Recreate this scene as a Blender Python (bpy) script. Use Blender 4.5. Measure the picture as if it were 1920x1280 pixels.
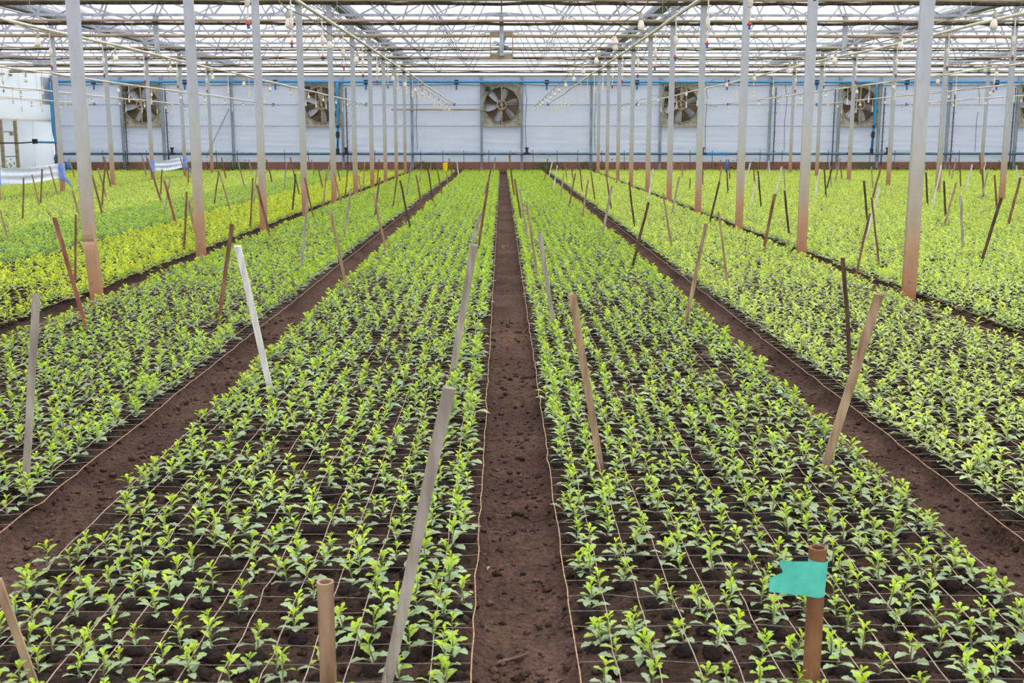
import bpy, math, random
import numpy as np
from mathutils import Vector, Matrix

for o in list(bpy.data.objects):
    bpy.data.objects.remove(o, do_unlink=True)
SC = bpy.context.scene
COL = SC.collection
random.seed(7)
RNG = np.random.default_rng(11)

# ------------------------------------------------------------------ camera
F = 2090.0                       # focal length in pixels of the 1920 x 1280 frame
CAMH = 1.58
PITCH = math.atan(385.0 / F)     # looking slightly down
YAW = math.atan(19.0 / F)        # turned a touch to the right
cam_d = bpy.data.cameras.new('camera')
cam = bpy.data.objects.new('camera', cam_d)
COL.objects.link(cam)
cam.location = (0, 0, CAMH)
cam.rotation_euler = (math.pi / 2 - PITCH, 0, -YAW)
cam_d.sensor_width = 36.0
cam_d.lens = F / 1920.0 * 36.0
cam_d.clip_end = 300
cam_d.dof.use_dof = True
cam_d.dof.focus_distance = 8.0
cam_d.dof.aperture_fstop = 9.0
SC.camera = cam

# ------------------------------------------------------------------ sky, sun, exposure
world = bpy.data.worlds.new('overcast_sky')
SC.world = world
world.use_nodes = True
bg = world.node_tree.nodes['Background']
bg.inputs['Color'].default_value = (0.965, 0.975, 1.0, 1)
bg.inputs['Strength'].default_value = 1.5
sun_d = bpy.data.lights.new('sun', 'SUN')
sun_d.energy = 2.2
sun_d.angle = math.radians(35)
sun_d.color = (1.0, 0.965, 0.91)
sun = bpy.data.objects.new('sun', sun_d)
COL.objects.link(sun)
sun.rotation_euler = (math.radians(-28), math.radians(22), 0)
sun.location = (0, 20, 30)
SC.view_settings.view_transform = 'Standard'
SC.view_settings.look = 'None'
SC.view_settings.gamma = 1.0
SC.view_settings.use_curve_mapping = False
SC.view_settings.exposure = 0.3

# ------------------------------------------------------------------ projection helpers
SP, CP = math.sin(PITCH), math.cos(PITCH)
SY, CY = math.sin(YAW), math.cos(YAW)
def project(x, y, z):
    xr = x * CY - y * SY
    yr = x * SY + y * CY
    h = CAMH - z
    zc = yr * CP + h * SP
    yc = h * CP - yr * SP
    return 960 + F * xr / zc, 640 + F * yc / zc, zc
def ground_at(px, py, z):
    """the point of the horizontal plane at height z that a pixel looks at"""
    dx = (px - 960) / F; dy = (py - 640) / F
    fx, fy, fz = dx, CP - dy * SP, -SP - dy * CP
    X = fx * CY + fy * SY; Y = -fx * SY + fy * CY
    t = (z - CAMH) / fz
    return Vector((X * t, Y * t, z)), t
def at_depth(px, py, Y):
    """the point of the vertical plane y = Y that a pixel looks at"""
    dx = (px - 960) / F; dy = (py - 640) / F
    fx, fy, fz = dx, CP - dy * SP, -SP - dy * CP
    X = fx * CY + fy * SY; Yd = -fx * SY + fy * CY
    t = Y / Yd
    return Vector((X * t, Y, CAMH + fz * t))

# ------------------------------------------------------------------ mesh helpers
class MB:
    def __init__(s):
        s.v = []; s.f = []; s.m = []; s.mi = 0
    def add(s, vs, fs):
        o = len(s.v)
        s.v.extend([tuple(p) for p in vs])
        for q in fs:
            s.f.append([i + o for i in q]); s.m.append(s.mi)
        return s
    def box(s, x0, x1, y0, y1, z0, z1, M=None):
        vs = [Vector((x, y, z)) for x in (x0, x1) for y in (y0, y1) for z in (z0, z1)]
        if M is not None: vs = [M @ p for p in vs]
        return s.add(vs, [(0,1,3,2),(4,6,7,5),(0,4,5,1),(2,3,7,6),(0,2,6,4),(1,5,7,3)])
    def tube(s, pts, r, n=6, cap=True, squash=None):
        pts = [Vector(p) for p in pts]
        rs = r if isinstance(r, (list, tuple)) else [r] * len(pts)
        d0 = (pts[1] - pts[0]).normalized()
        up = Vector((0, 0, 1)) if abs(d0.z) < .9 else Vector((0, 1, 0))
        rings = []
        for i, p in enumerate(pts):
            if i == 0: d = pts[1] - pts[0]
            elif i == len(pts) - 1: d = pts[-1] - pts[-2]
            else: d = pts[i+1] - pts[i-1]
            d.normalize()
            a = d.cross(up).normalized(); b = a.cross(d).normalized()
            sq = squash or (1, 1)
            rings.append([p + (a * math.cos(t) * sq[0] + b * math.sin(t) * sq[1]) * rs[i]
                          for t in [2 * math.pi * (k + .5) / n for k in range(n)]])
        vs = [q for rg in rings for q in rg]; fs = []
        for i in range(len(pts) - 1):
            for k in range(n):
                k2 = (k + 1) % n
                fs.append((i*n+k, i*n+k2, (i+1)*n+k2, (i+1)*n+k))
        if cap:
            fs.append(tuple(reversed(range(n)))); fs.append(tuple(range((len(pts)-1)*n, len(pts)*n)))
        return s.add(vs, fs)
    def bar(s, a, b, w, h):
        """rectangular bar from a to b, w sideways and h upwards"""
        return s.tube([a, b], math.sqrt(.5), 4, True, (w, h))
    def lathe(s, prof, n=10, M=None, cap=True):
        vs = []; fs = []
        for r, z in prof:
            for k in range(n):
                t = 2 * math.pi * k / n
                p = Vector((r * math.cos(t), r * math.sin(t), z))
                vs.append(M @ p if M is not None else p)
        for i in range(len(prof) - 1):
            for k in range(n):
                k2 = (k + 1) % n
                fs.append((i*n+k, i*n+k2, (i+1)*n+k2, (i+1)*n+k))
        if cap:
            fs.append(tuple(reversed(range(n)))); fs.append(tuple(range((len(prof)-1)*n, len(prof)*n)))
        return s.add(vs, fs)
    def mesh(s, name, smooth=False):
        me = bpy.data.meshes.new(name)
        me.from_pydata(s.v, [], s.f)
        if smooth: me.polygons.foreach_set('use_smooth', [True] * len(me.polygons))
        if any(s.m): me.polygons.foreach_set('material_index', s.m)
        me.update()
        return me
    def build(s, name, mats, parent=None, smooth=False):
        me = s.mesh(name, smooth)
        for m in (mats if isinstance(mats, (list, tuple)) else [mats]): me.materials.append(m)
        return link(name, me, parent)

def link(name, me, parent=None):
    o = bpy.data.objects.new(name, me)
    COL.objects.link(o)
    if parent is not None: o.parent = parent
    return o
def empty(name, loc=(0, 0, 0)):
    o = bpy.data.objects.new(name, None)
    o.empty_display_size = .1
    o.location = loc
    COL.objects.link(o)
    return o
def tag(o, label=None, cat=None, group=None, kind=None):
    if label: o['label'] = label
    if cat: o['category'] = cat
    if group: o['group'] = group
    if kind: o['kind'] = kind
    return o
ORD = ['', 'first','second','third','fourth','fifth','sixth','seventh','eighth','ninth','tenth','eleventh','twelfth',
       'thirteenth','fourteenth','fifteenth','sixteenth','seventeenth','eighteenth','nineteenth','twentieth']
TENS = {2: 'twenty', 3: 'thirty', 4: 'forty', 5: 'fifty'}
def nth(i):
    if i <= 20: return ORD[i]
    if i % 10 == 0: return TENS[i // 10][:-1] + 'ieth'
    return TENS[i // 10] + '-' + ORD[i % 10]
def fast_mesh(name, V, T, col=None, matidx=None, smooth=True):
    me = bpy.data.meshes.new(name)
    V = np.ascontiguousarray(V, dtype=np.float32); T = np.ascontiguousarray(T, dtype=np.int32)
    k = T.shape[1]
    me.vertices.add(len(V)); me.vertices.foreach_set('co', V.ravel())
    me.loops.add(T.size); me.loops.foreach_set('vertex_index', T.ravel())
    me.polygons.add(len(T)); me.polygons.foreach_set('loop_start', np.arange(0, T.size, k, dtype=np.int32))
    if smooth: me.polygons.foreach_set('use_smooth', np.ones(len(T), dtype=bool))
    if matidx is not None: me.polygons.foreach_set('material_index', np.ascontiguousarray(matidx, dtype=np.int32))
    me.update(calc_edges=True)
    if col is not None:
        a = me.color_attributes.new('Col', 'FLOAT_COLOR', 'POINT')
        c4 = np.ones((len(V), 4), dtype=np.float32); c4[:, :3] = col
        a.data.foreach_set('color', c4.ravel())
    return me
def vnoise(x, y, seed=0):
    xi = np.floor(x).astype(np.int64); yi = np.floor(y).astype(np.int64)
    xf = x - xi; yf = y - yi
    def h(a, b):
        n = (a * 374761393 + b * 668265263 + seed * 974711) & 0x7fffffff
        n = ((n ^ (n >> 13)) * 1274126177) & 0x7fffffff
        return ((n ^ (n >> 16)) & 0xffff) / 65535.0
    u = xf * xf * (3 - 2 * xf); v = yf * yf * (3 - 2 * yf)
    return (h(xi, yi) * (1-u) + h(xi+1, yi) * u) * (1-v) + (h(xi, yi+1) * (1-u) + h(xi+1, yi+1) * u) * v

# ------------------------------------------------------------------ materials
def lin(r, g, b):
    def c(u):
        u /= 255.0
        return u / 12.92 if u <= .04045 else ((u + .055) / 1.055) ** 2.4
    return (c(r), c(g), c(b), 1)
def newmat(name):
    m = bpy.data.materials.new(name); m.use_nodes = True
    nt = m.node_tree; nt.nodes.clear()
    out = nt.nodes.new('ShaderNodeOutputMaterial')
    return m, nt, out
def mat(name, c1, c2=None, rough=.6, metal=0.0, scale=20.0, stretch=(1, 1, 1), bump=0.0, bscale=None, lo=.35, hi=.65, spec=.3):
    m, nt, out = newmat(name)
    N = nt.nodes.new; L = nt.links.new
    p = N('ShaderNodeBsdfPrincipled')
    p.inputs['Roughness'].default_value = rough; p.inputs['Metallic'].default_value = metal
    p.inputs['Specular IOR Level'].default_value = spec
    L(p.outputs[0], out.inputs[0])
    if c2 is None: c2 = tuple(v * .8 for v in c1[:3]) + (1,)
    tc = N('ShaderNodeTexCoord'); mp = N('ShaderNodeMapping'); mp.inputs['Scale'].default_value = stretch
    L(tc.outputs['Object'], mp.inputs[0])
    nz = N('ShaderNodeTexNoise'); nz.inputs['Scale'].default_value = scale; nz.inputs['Detail'].default_value = 5
    L(mp.outputs[0], nz.inputs['Vector'])
    rp = N('ShaderNodeValToRGB')
    rp.color_ramp.elements[0].position = lo; rp.color_ramp.elements[0].color = c1
    rp.color_ramp.elements[1].position = hi; rp.color_ramp.elements[1].color = c2
    L(nz.outputs['Fac'], rp.inputs[0]); L(rp.outputs[0], p.inputs['Base Color'])
    if bump:
        b = N('ShaderNodeBump'); b.inputs['Strength'].default_value = bump; b.inputs['Distance'].default_value = .01
        n2 = N('ShaderNodeTexNoise'); n2.inputs['Scale'].default_value = bscale or scale * 3; n2.inputs['Detail'].default_value = 6
        L(mp.outputs[0], n2.inputs['Vector']); L(n2.outputs['Fac'], b.inputs['Height']); L(b.outputs[0], p.inputs['Normal'])
    return m
M = {}
M['galv'] = mat('galvanised_steel', lin(176, 181, 188), lin(146, 151, 160), .5, .25, 9, bump=.05)
M['galv_dark'] = mat('dull_steel', lin(144, 148, 155), lin(112, 116, 124), .55, .3, 9)
M['column'] = mat('wall_column_steel', lin(166, 174, 182), lin(136, 145, 154), .55, .1, 6, (1, 1, .3))
M['alu'] = mat('pale_steel_chord', lin(182, 186, 198), lin(152, 156, 168), .5, .1, 5)
M['white_pipe'] = mat('white_plastic_pipe', lin(226, 219, 208), lin(204, 192, 176), .45, 0, 14)
M['cable'] = mat('tan_cable', lin(180, 165, 145), lin(120, 105, 90), .6, 0, 20)
M['tan_pipe'] = mat('tan_curtain_pipe', lin(176, 160, 138), lin(144, 128, 106), .55, 0, 6, (.4, 1, 1))
M['dark_cloth'] = mat('gathered_blackout_cloth', lin(46, 42, 42), lin(84, 78, 70), .85, 0, 4, (3, 1, 1), .5, 20)
M['bulb'] = mat('frosted_bulb_glass', lin(236, 228, 212), lin(226, 215, 196), .3, 0, 5, spec=.5)
M['socket'] = mat('pale_socket', lin(190, 182, 170), lin(150, 140, 130), .5, 0, 20)
M['red'] = mat('red_plastic', lin(190, 70, 62), None, .5)
M['bluep'] = mat('blue_plastic', lin(60, 110, 190), None, .5)
M['blue_pipe'] = mat('blue_water_pipe', lin(40, 150, 205), lin(48, 132, 190), .4, 0, 4)
M['low_pipe'] = mat('grey_blue_pipe', lin(84, 130, 150), lin(62, 96, 116), .35, 0, 3, spec=.6)
M['black'] = mat('black_plastic', lin(34, 38, 46), lin(52, 56, 64), .5, 0, 10)
M['conduit'] = mat('black_conduit', lin(60, 60, 66), lin(96, 96, 102), .6, 0, 10)
M['fan_frame'] = mat('fan_housing', lin(172, 168, 154), lin(140, 130, 112), .6, .1, 5, bump=.1)
M['fan_ring'] = mat('fan_ring_steel', lin(160, 160, 152), lin(128, 122, 110), .5, .3, 5)
M['fan_blade'] = mat('fan_blade_steel', lin(168, 172, 180), lin(136, 137, 140), .55, .1, 4)
M['louver'] = mat('louver_slat', lin(140, 124, 104), lin(104, 90, 72), .6, 0, 4, (.5, 1, 1))
M['hub'] = mat('rusty_pulley', lin(176, 156, 134), lin(146, 122, 98), .6, .1, 10)
M['brick'] = mat('brick_clay', lin(140, 96, 82), lin(112, 72, 60), .85, 0, 3)
M['cloth'] = mat('white_cloth', lin(222, 228, 244), lin(208, 216, 238), .9, 0, 6)
M['cloth_blue'] = mat('blue_cloth_tie', lin(130, 150, 222), lin(150, 168, 230), .9, 0, 6)
M['turq'] = mat('turquoise_tape', lin(98, 202, 180), lin(82, 188, 168), .5, 0, 30)
M['yellow'] = mat('yellow_card', lin(240, 208, 30), None, .6)
M['twine'] = mat('pale_twine', lin(190, 174, 156), lin(150, 132, 114), .8, 0, 60)
M['twine_tan'] = mat('tan_twine', lin(184, 150, 120), lin(140, 108, 82), .8, 0, 60)
M['twine_grey'] = mat('grey_cross_twine', lin(168, 158, 148), lin(130, 118, 106), .8, 0, 60)
M['peat'] = mat('dark_peat', lin(26, 20, 18), lin(44, 34, 29), 1.0, 0, 60, bump=.8, bscale=120)
M['twig'] = mat('dry_twig', lin(120, 92, 76), lin(84, 62, 50), .85, 0, 40)
ST = {  # stake woods and paints
 'grey':  mat('stake_weathered_grey', lin(172, 164, 152), lin(132, 122, 110), .8, 0, 8, (3, 3, .5), .3, 30),
 'tan':   mat('stake_tan_wood', lin(176, 152, 122), lin(128, 102, 78), .8, 0, 8, (3, 3, .5), .3, 30),
 'brown': mat('stake_brown_wood', lin(142, 108, 78), lin(96, 70, 50), .8, 0, 8, (3, 3, .5), .3, 30),
 'dark':  mat('stake_dark_wood', lin(98, 76, 60), lin(60, 46, 38), .85, 0, 8, (3, 3, .5), .3, 30),
 'white': mat('stake_white_paint', lin(224, 222, 220), lin(186, 180, 176), .6, 0, 8, (3, 3, .5), .2, 30),
 'red':   mat('stake_red_brown_wood', lin(160, 104, 84), lin(116, 72, 58), .8, 0, 8, (3, 3, .5), .3, 30),
}
M['bamboo'] = mat('stained_hollow_pipe', lin(160, 132, 104), lin(108, 78, 58), .7, 0, 6, (3, 3, .6), .2, 30)
M['rust_pipe'] = mat('rusty_pipe', lin(142, 100, 68), lin(104, 70, 48), .8, .1, 12, (2, 2, .6), .4, 60)

def post_mat():
    m, nt, out = newmat('post_steel_soil_stained'); N = nt.nodes.new; L = nt.links.new
    p = N('ShaderNodeBsdfPrincipled'); p.inputs['Roughness'].default_value = .5; p.inputs['Metallic'].default_value = .15
    L(p.outputs[0], out.inputs[0])
    tc = N('ShaderNodeTexCoord'); sx = N('ShaderNodeSeparateXYZ'); L(tc.outputs['Object'], sx.inputs[0])
    nz = N('ShaderNodeTexNoise'); nz.inputs['Scale'].default_value = 3; nz.inputs['Detail'].default_value = 6; L(tc.outputs['Object'], nz.inputs['Vector'])
    ad = N('ShaderNodeMath'); ad.operation = 'MULTIPLY_ADD'; L(nz.outputs['Fac'], ad.inputs[0]); ad.inputs[1].default_value = .5; L(sx.outputs['Z'], ad.inputs[2])
    mr = N('ShaderNodeMapRange'); mr.inputs['From Min'].default_value = .0; mr.inputs['From Max'].default_value = 2.6; L(ad.outputs[0], mr.inputs['Value'])
    rp = N('ShaderNodeValToRGB'); L(mr.outputs[0], rp.inputs[0])
    e = rp.color_ramp.elements
    e[0].position = .12; e[0].color = lin(172, 122, 90)
    e[1].position = .92; e[1].color = lin(178, 183, 190)
    x = e.new(.30); x.color = lin(182, 146, 116)
    x = e.new(.42); x.color = lin(176, 160, 142)
    x = e.new(.62); x.color = lin(176, 174, 166)
    n2 = N('ShaderNodeTexNoise'); n2.inputs['Scale'].default_value = 14; n2.inputs['Detail'].default_value = 6
    mp = N('ShaderNodeMapping'); mp.inputs['Scale'].default_value = (1, 1, .25); L(tc.outputs['Object'], mp.inputs[0]); L(mp.outputs[0], n2.inputs['Vector'])
    r2 = N('ShaderNodeValToRGB'); r2.color_ramp.elements[0].position = .3; r2.color_ramp.elements[0].color = (.75, .72, .68, 1)
    r2.color_ramp.elements[1].position = .6; r2.color_ramp.elements[1].color = (1, 1, 1, 1); L(n2.outputs['Fac'], r2.inputs[0])
    mx = N('ShaderNodeMix'); mx.data_type = 'RGBA'; mx.blend_type = 'MULTIPLY'; mx.inputs[0].default_value = .6
    L(rp.outputs[0], mx.inputs[6]); L(r2.outputs[0], mx.inputs[7]); L(mx.outputs[2], p.inputs['Base Color'])
    return m
M['post'] = post_mat()

def film_mat(name, tr, dens, col):
    m, nt, out = newmat(name); N = nt.nodes.new; L = nt.links.new
    a = N('ShaderNodeBsdfTransparent'); a.inputs[0].default_value = (tr[0], tr[1], tr[2], 1)
    b = N('ShaderNodeBsdfTranslucent'); b.inputs[0].default_value = col
    mx = N('ShaderNodeMixShader'); mx.inputs[0].default_value = dens
    L(a.outputs[0], mx.inputs[1]); L(b.outputs[0], mx.inputs[2]); L(mx.outputs[0], out.inputs[0])
    return m
M['film'] = film_mat('clear_roof_film', (.98, .98, .98), .15, (.9, .9, .92, 1))
M['film_hazy'] = film_mat('hazy_roof_film', (.80, .80, .87), .2, (.8, .8, .88, 1))

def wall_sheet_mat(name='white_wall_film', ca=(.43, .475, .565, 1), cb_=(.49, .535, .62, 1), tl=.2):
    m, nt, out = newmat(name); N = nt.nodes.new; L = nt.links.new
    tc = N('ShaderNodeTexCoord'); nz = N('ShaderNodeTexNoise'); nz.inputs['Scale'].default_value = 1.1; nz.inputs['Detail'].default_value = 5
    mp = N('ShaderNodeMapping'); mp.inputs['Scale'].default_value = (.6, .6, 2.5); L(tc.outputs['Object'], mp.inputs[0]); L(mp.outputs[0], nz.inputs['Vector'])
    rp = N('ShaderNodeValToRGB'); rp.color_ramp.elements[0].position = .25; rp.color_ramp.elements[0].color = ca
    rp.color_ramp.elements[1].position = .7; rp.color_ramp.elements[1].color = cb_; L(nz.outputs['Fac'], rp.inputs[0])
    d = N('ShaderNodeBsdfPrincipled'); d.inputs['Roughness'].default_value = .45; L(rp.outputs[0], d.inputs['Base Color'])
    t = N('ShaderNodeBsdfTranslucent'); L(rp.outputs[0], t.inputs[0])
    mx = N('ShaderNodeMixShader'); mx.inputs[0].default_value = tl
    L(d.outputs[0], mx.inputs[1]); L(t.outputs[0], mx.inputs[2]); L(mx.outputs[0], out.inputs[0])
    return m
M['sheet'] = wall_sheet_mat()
M['sheet_side'] = wall_sheet_mat('white_side_film', (.80, .84, .86, 1), (.86, .89, .91, 1), .5)
M['sheet_dim'] = mat('old_grey_sheet', lin(168, 174, 184), lin(150, 158, 168), .7, 0, 2)

def leaf_mat():
    m, nt, out = newmat('seedling_leaf'); N = nt.nodes.new; L = nt.links.new
    at = N('ShaderNodeAttribute'); at.attribute_name = 'Col'
    p = N('ShaderNodeBsdfPrincipled'); p.inputs['Roughness'].default_value = .42; p.inputs['Specular IOR Level'].default_value = .5
    L(at.outputs['Color'], p.inputs['Base Color'])
    t = N('ShaderNodeBsdfTranslucent'); L(at.outputs['Color'], t.inputs[0])
    mx = N('ShaderNodeMixShader'); mx.inputs[0].default_value = .38
    L(p.outputs[0], mx.inputs[1]); L(t.outputs[0], mx.inputs[2]); L(mx.outputs[0], out.inputs[0])
    return m
M['leaf'] = leaf_mat()

def soil_mat():
    m, nt, out = newmat('brown_bed_soil'); N = nt.nodes.new; L = nt.links.new
    p = N('ShaderNodeBsdfPrincipled'); p.inputs['Roughness'].default_value = 1.0; p.inputs['Specular IOR Level'].default_value = .04
    L(p.outputs[0], out.inputs[0])
    at = N('ShaderNodeAttribute'); at.attribute_name = 'Col'
    tc = N('ShaderNodeTexCoord')
    n1 = N('ShaderNodeTexNoise'); n1.inputs['Scale'].default_value = 38; n1.inputs['Detail'].default_value = 8; n1.inputs['Roughness'].default_value = .7
    L(tc.outputs['Object'], n1.inputs['Vector'])
    r1 = N('ShaderNodeValToRGB'); r1.color_ramp.elements[0].position = .3; r1.color_ramp.elements[0].color = (.42, .40, .38, 1)
    r1.color_ramp.elements[1].position = .72; r1.color_ramp.elements[1].color = (1.45, 1.42, 1.4, 1); L(n1.outputs['Fac'], r1.inputs[0])
    mx = N('ShaderNodeMix'); mx.data_type = 'RGBA'; mx.blend_type = 'MULTIPLY'; mx.inputs[0].default_value = 1
    L(at.outputs['Color'], mx.inputs[6]); L(r1.outputs[0], mx.inputs[7])
    vo = N('ShaderNodeTexVoronoi'); vo.inputs['Scale'].default_value = 75; L(tc.outputs['Object'], vo.inputs['Vector'])
    r2 = N('ShaderNodeValToRGB'); r2.color_ramp.elements[0].position = .05; r2.color_ramp.elements[0].color = (1, 1, 1, 1)
    r2.color_ramp.elements[1].position = .12; r2.color_ramp.elements[1].color = (0, 0, 0, 1); L(vo.outputs['Distance'], r2.inputs[0])
    m2 = N('ShaderNodeMix'); m2.data_type = 'RGBA'; L(r2.outputs[0], m2.inputs[0]); L(mx.outputs[2], m2.inputs[6])
    m2.inputs[7].default_value = lin(112, 84, 68)
    L(m2.outputs[2], p.inputs['Base Color'])
    b = N('ShaderNodeBump'); b.inputs['Strength'].default_value = 1.0; b.inputs['Distance'].default_value = .03
    n2 = N('ShaderNodeTexNoise'); n2.inputs['Scale'].default_value = 60; n2.inputs['Detail'].default_value = 9; L(tc.outputs['Object'], n2.inputs['Vector'])
    L(n2.outputs['Fac'], b.inputs['Height']); L(b.outputs[0], p.inputs['Normal'])
    return m
M['soil'] = soil_mat()
def plinth_mat():
    m, nt, out = newmat('mossy_mortar'); N = nt.nodes.new; L = nt.links.new
    p = N('ShaderNodeBsdfPrincipled'); p.inputs['Roughness'].default_value = .9; L(p.outputs[0], out.inputs[0])
    tc = N('ShaderNodeTexCoord')
    n1 = N('ShaderNodeTexNoise'); n1.inputs['Scale'].default_value = .8; n1.inputs['Detail'].default_value = 6; L(tc.outputs['Object'], n1.inputs['Vector'])
    r1 = N('ShaderNodeValToRGB'); r1.color_ramp.elements[0].position = .48; r1.color_ramp.elements[0].color = lin(156, 108, 94)
    r1.color_ramp.elements[1].position = .66; r1.color_ramp.elements[1].color = lin(92, 98, 58); L(n1.outputs['Fac'], r1.inputs[0])
    L(r1.outputs[0], p.inputs['Base Color'])
    return m
M['brick'] = plinth_mat()
M['mortar'] = mat('mortar', lin(112, 90, 80), lin(84, 76, 60), .95, 0, 3)

# ------------------------------------------------------------------ layout of the place
X_ROWS = [-20, -12, -4, 4, 12, 20]
SPANS = [(-20, -12), (-12, -4), (-4, 4), (4, 12), (12, 20), (20, 28)]
SPAN_NAME = ['leftmost span', 'second span left', 'middle span', 'first span right of middle', 'second span right of middle', 'rightmost span']
def YN(n): return 10.85 + 4.0 * n
WALL_Y = YN(10)                # 50.85
# beds: (x0, x1, phrase, colour tone)
BEDS = [
 (-1.67, -.12, 'first bed left of central path', 'mid'), (-3.78, -2.05, 'second bed left of central path', 'mid'),
 (-5.86, -4.16, 'third bed left of central path', 'yellow'), (-7.86, -6.06, 'fourth bed left of central path', 'blue'),
 (-9.86, -8.0, 'fifth bed left of central path', 'fresh'), (-11.82, -10.0, 'sixth bed left of central path', 'fresh'),
 (-13.76, -12.24, 'seventh bed left of central path', 'fresh'), (-15.76, -14.06, 'eighth bed left of central path', 'fresh'),
 (-17.76, -16.06, 'ninth bed left of central path', 'fresh'), (-19.6, -18.06, 'tenth bed left of central path', 'fresh'),
 (.25, 1.76, 'first bed right of central path', 'mid'), (2.09, 3.84, 'second bed right of central path', 'fresh'),
 (4.14, 5.90, 'third bed right of central path', 'fresh'), (6.0, 7.88, 'fourth bed right of central path', 'fresh'),
 (8.0, 9.88, 'fifth bed right of central path', 'fresh'), (10.0, 11.84, 'sixth bed right of central path', 'fresh'),
 (12.16, 13.88, 'seventh bed right of central path', 'fresh'), (14.0, 15.88, 'eighth bed right of central path', 'fresh'),
 (16.0, 17.88, 'ninth bed right of central path', 'fresh'), (18.0, 19.86, 'tenth bed right of central path', 'fresh'),
 (20.24, 21.74, 'eleventh bed right of central path', 'fresh'), (22.04, 23.74, 'twelfth bed right of central path', 'fresh'),
 (24.04, 25.74, 'thirteenth bed right of central path', 'fresh'),
]
def bed_of(x):
    return min(range(len(BEDS)), key=lambda i: 0 if BEDS[i][0] <= x <= BEDS[i][1] else min(abs(x - BEDS[i][0]), abs(x - BEDS[i][1])))

# ------------------------------------------------------------------ floor (soil, with sunken trodden paths)
def soil_height(X, Y):
    inb = np.full(X.shape, -9.0)
    for b in BEDS:
        inb = np.maximum(inb, np.minimum(X - b[0], b[1] - X))
    e = np.clip((inb + .075) / .08, 0, 1); e = e * e * (3 - 2 * e)       # 1 on a bed, 0 on a path
    clod = (vnoise(X * 12, Y * 12, 1) - .5) * .040 + (vnoise(X * 28, Y * 28, 2) - .5) * .024
    big = (vnoise(X * 3, Y * 3, 3) - .5) * .02
    tread = (vnoise(X * 2.2, Y * 4.6, 4) - .5) * .07 + (vnoise(X * 12, Y * 12, 5) - .5) * .018 + (vnoise(X * 30, Y * 30, 6) - .5) * .010
    return e * (clod + big) + (1 - e) * (tread - .05), e
xs = np.concatenate([np.arange(-21.6, -9, .2), np.arange(-9, -4.2, .07), np.arange(-4.2, 4.2, .028), np.arange(4.2, 9, .07), np.arange(9, 28.6, .2)])
ys = np.concatenate([np.arange(-6, 2.3, .4), np.arange(2.3, 8.2, .03), np.arange(8.2, 51.6, .26)])
GX, GY = np.meshgrid(xs, ys)
GZ, GE = soil_height(GX, GY)
ni, nj = GX.shape
idx = np.arange(ni * nj).reshape(ni, nj)
Q = np.stack([idx[:-1, :-1], idx[:-1, 1:], idx[1:, 1:], idx[1:, :-1]], -1).reshape(-1, 4)
cb = np.array(lin(66, 53, 47)[:3]); cpth = np.array(lin(87, 69, 61)[:3])
nn = vnoise(GX * 6, GY * 6, 8)[..., None]
moist = vnoise(GX * 1.7, GY * 2.3, 9)[..., None]
gcol = (cb * GE[..., None] + cpth * (1 - GE[..., None])) * (.75 + .5 * nn) * (.8 + .4 * moist)
fm = fast_mesh('floor', np.stack([GX, GY, GZ], -1).reshape(-1, 3), Q, gcol.reshape(-1, 3))
fm.materials.append(M['soil'])
floor = link('floor', fm)
tag(floor, 'dark brown soil floor with trodden paths between the planted beds', 'soil', kind='structure')

# ------------------------------------------------------------------ roof: film sheets, purlins
ARCH = [(0, 6.08), (.6, 6.05), (1.2, 5.96), (1.85, 5.78), (2.4, 5.5), (2.84, 5.24), (3.4, 4.95), (4.0, 4.66)]
ceiling = empty('ceiling')
tag(ceiling, 'arched translucent greenhouse roof of film over thin purlins', 'roof', kind='structure')
R_Y0, R_Y1 = -5.2, WALL_Y + .1
for si, (xa, xb) in enumerate(SPANS):
    xc = (xa + xb) / 2
    for sgn in (-1, 1):
        mb = MB()
        vs = []
        for (dx, z) in ARCH:
            vs += [(xc + sgn * dx, R_Y0, z + .04), (xc + sgn * dx, R_Y1, z + .04)]
        mb.add(vs, [(2*i, 2*i+1, 2*i+3, 2*i+2) for i in range(len(ARCH) - 1)])
        hazy = sgn < 0 and xc <= 0
        mb.build('film_sheet', M['film_hazy' if hazy else 'film'], ceiling, True)
        for dx, z in ((2.15, 5.62), (3.2, 5.03)):
            MB().bar((xc + sgn * dx, 4.85, z), (xc + sgn * dx, WALL_Y, z), .045, .05).build('purlin', M['alu'], ceiling)
    MB().bar((xc, 4.85, 6.06), (xc, WALL_Y, 6.06), .06, .05).build('ridge_purlin', M['alu'], ceiling)
    # gable film above the end wall
    mb = MB(); vs = [(xc, WALL_Y + .05, 4.15)] + [(xc - dx, WALL_Y + .05, z) for dx, z in reversed(ARCH)] + [(xc + dx, WALL_Y + .05, z) for dx, z in ARCH[1:]]
    vs = [(xc - 4, WALL_Y + .05, 4.15)] + vs[1:] + [(xc + 4, WALL_Y + .05, 4.15)]
    mb.add(vs, [tuple(range(len(vs)))]); mb.build('gable_film', M['film'], ceiling)

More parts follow.
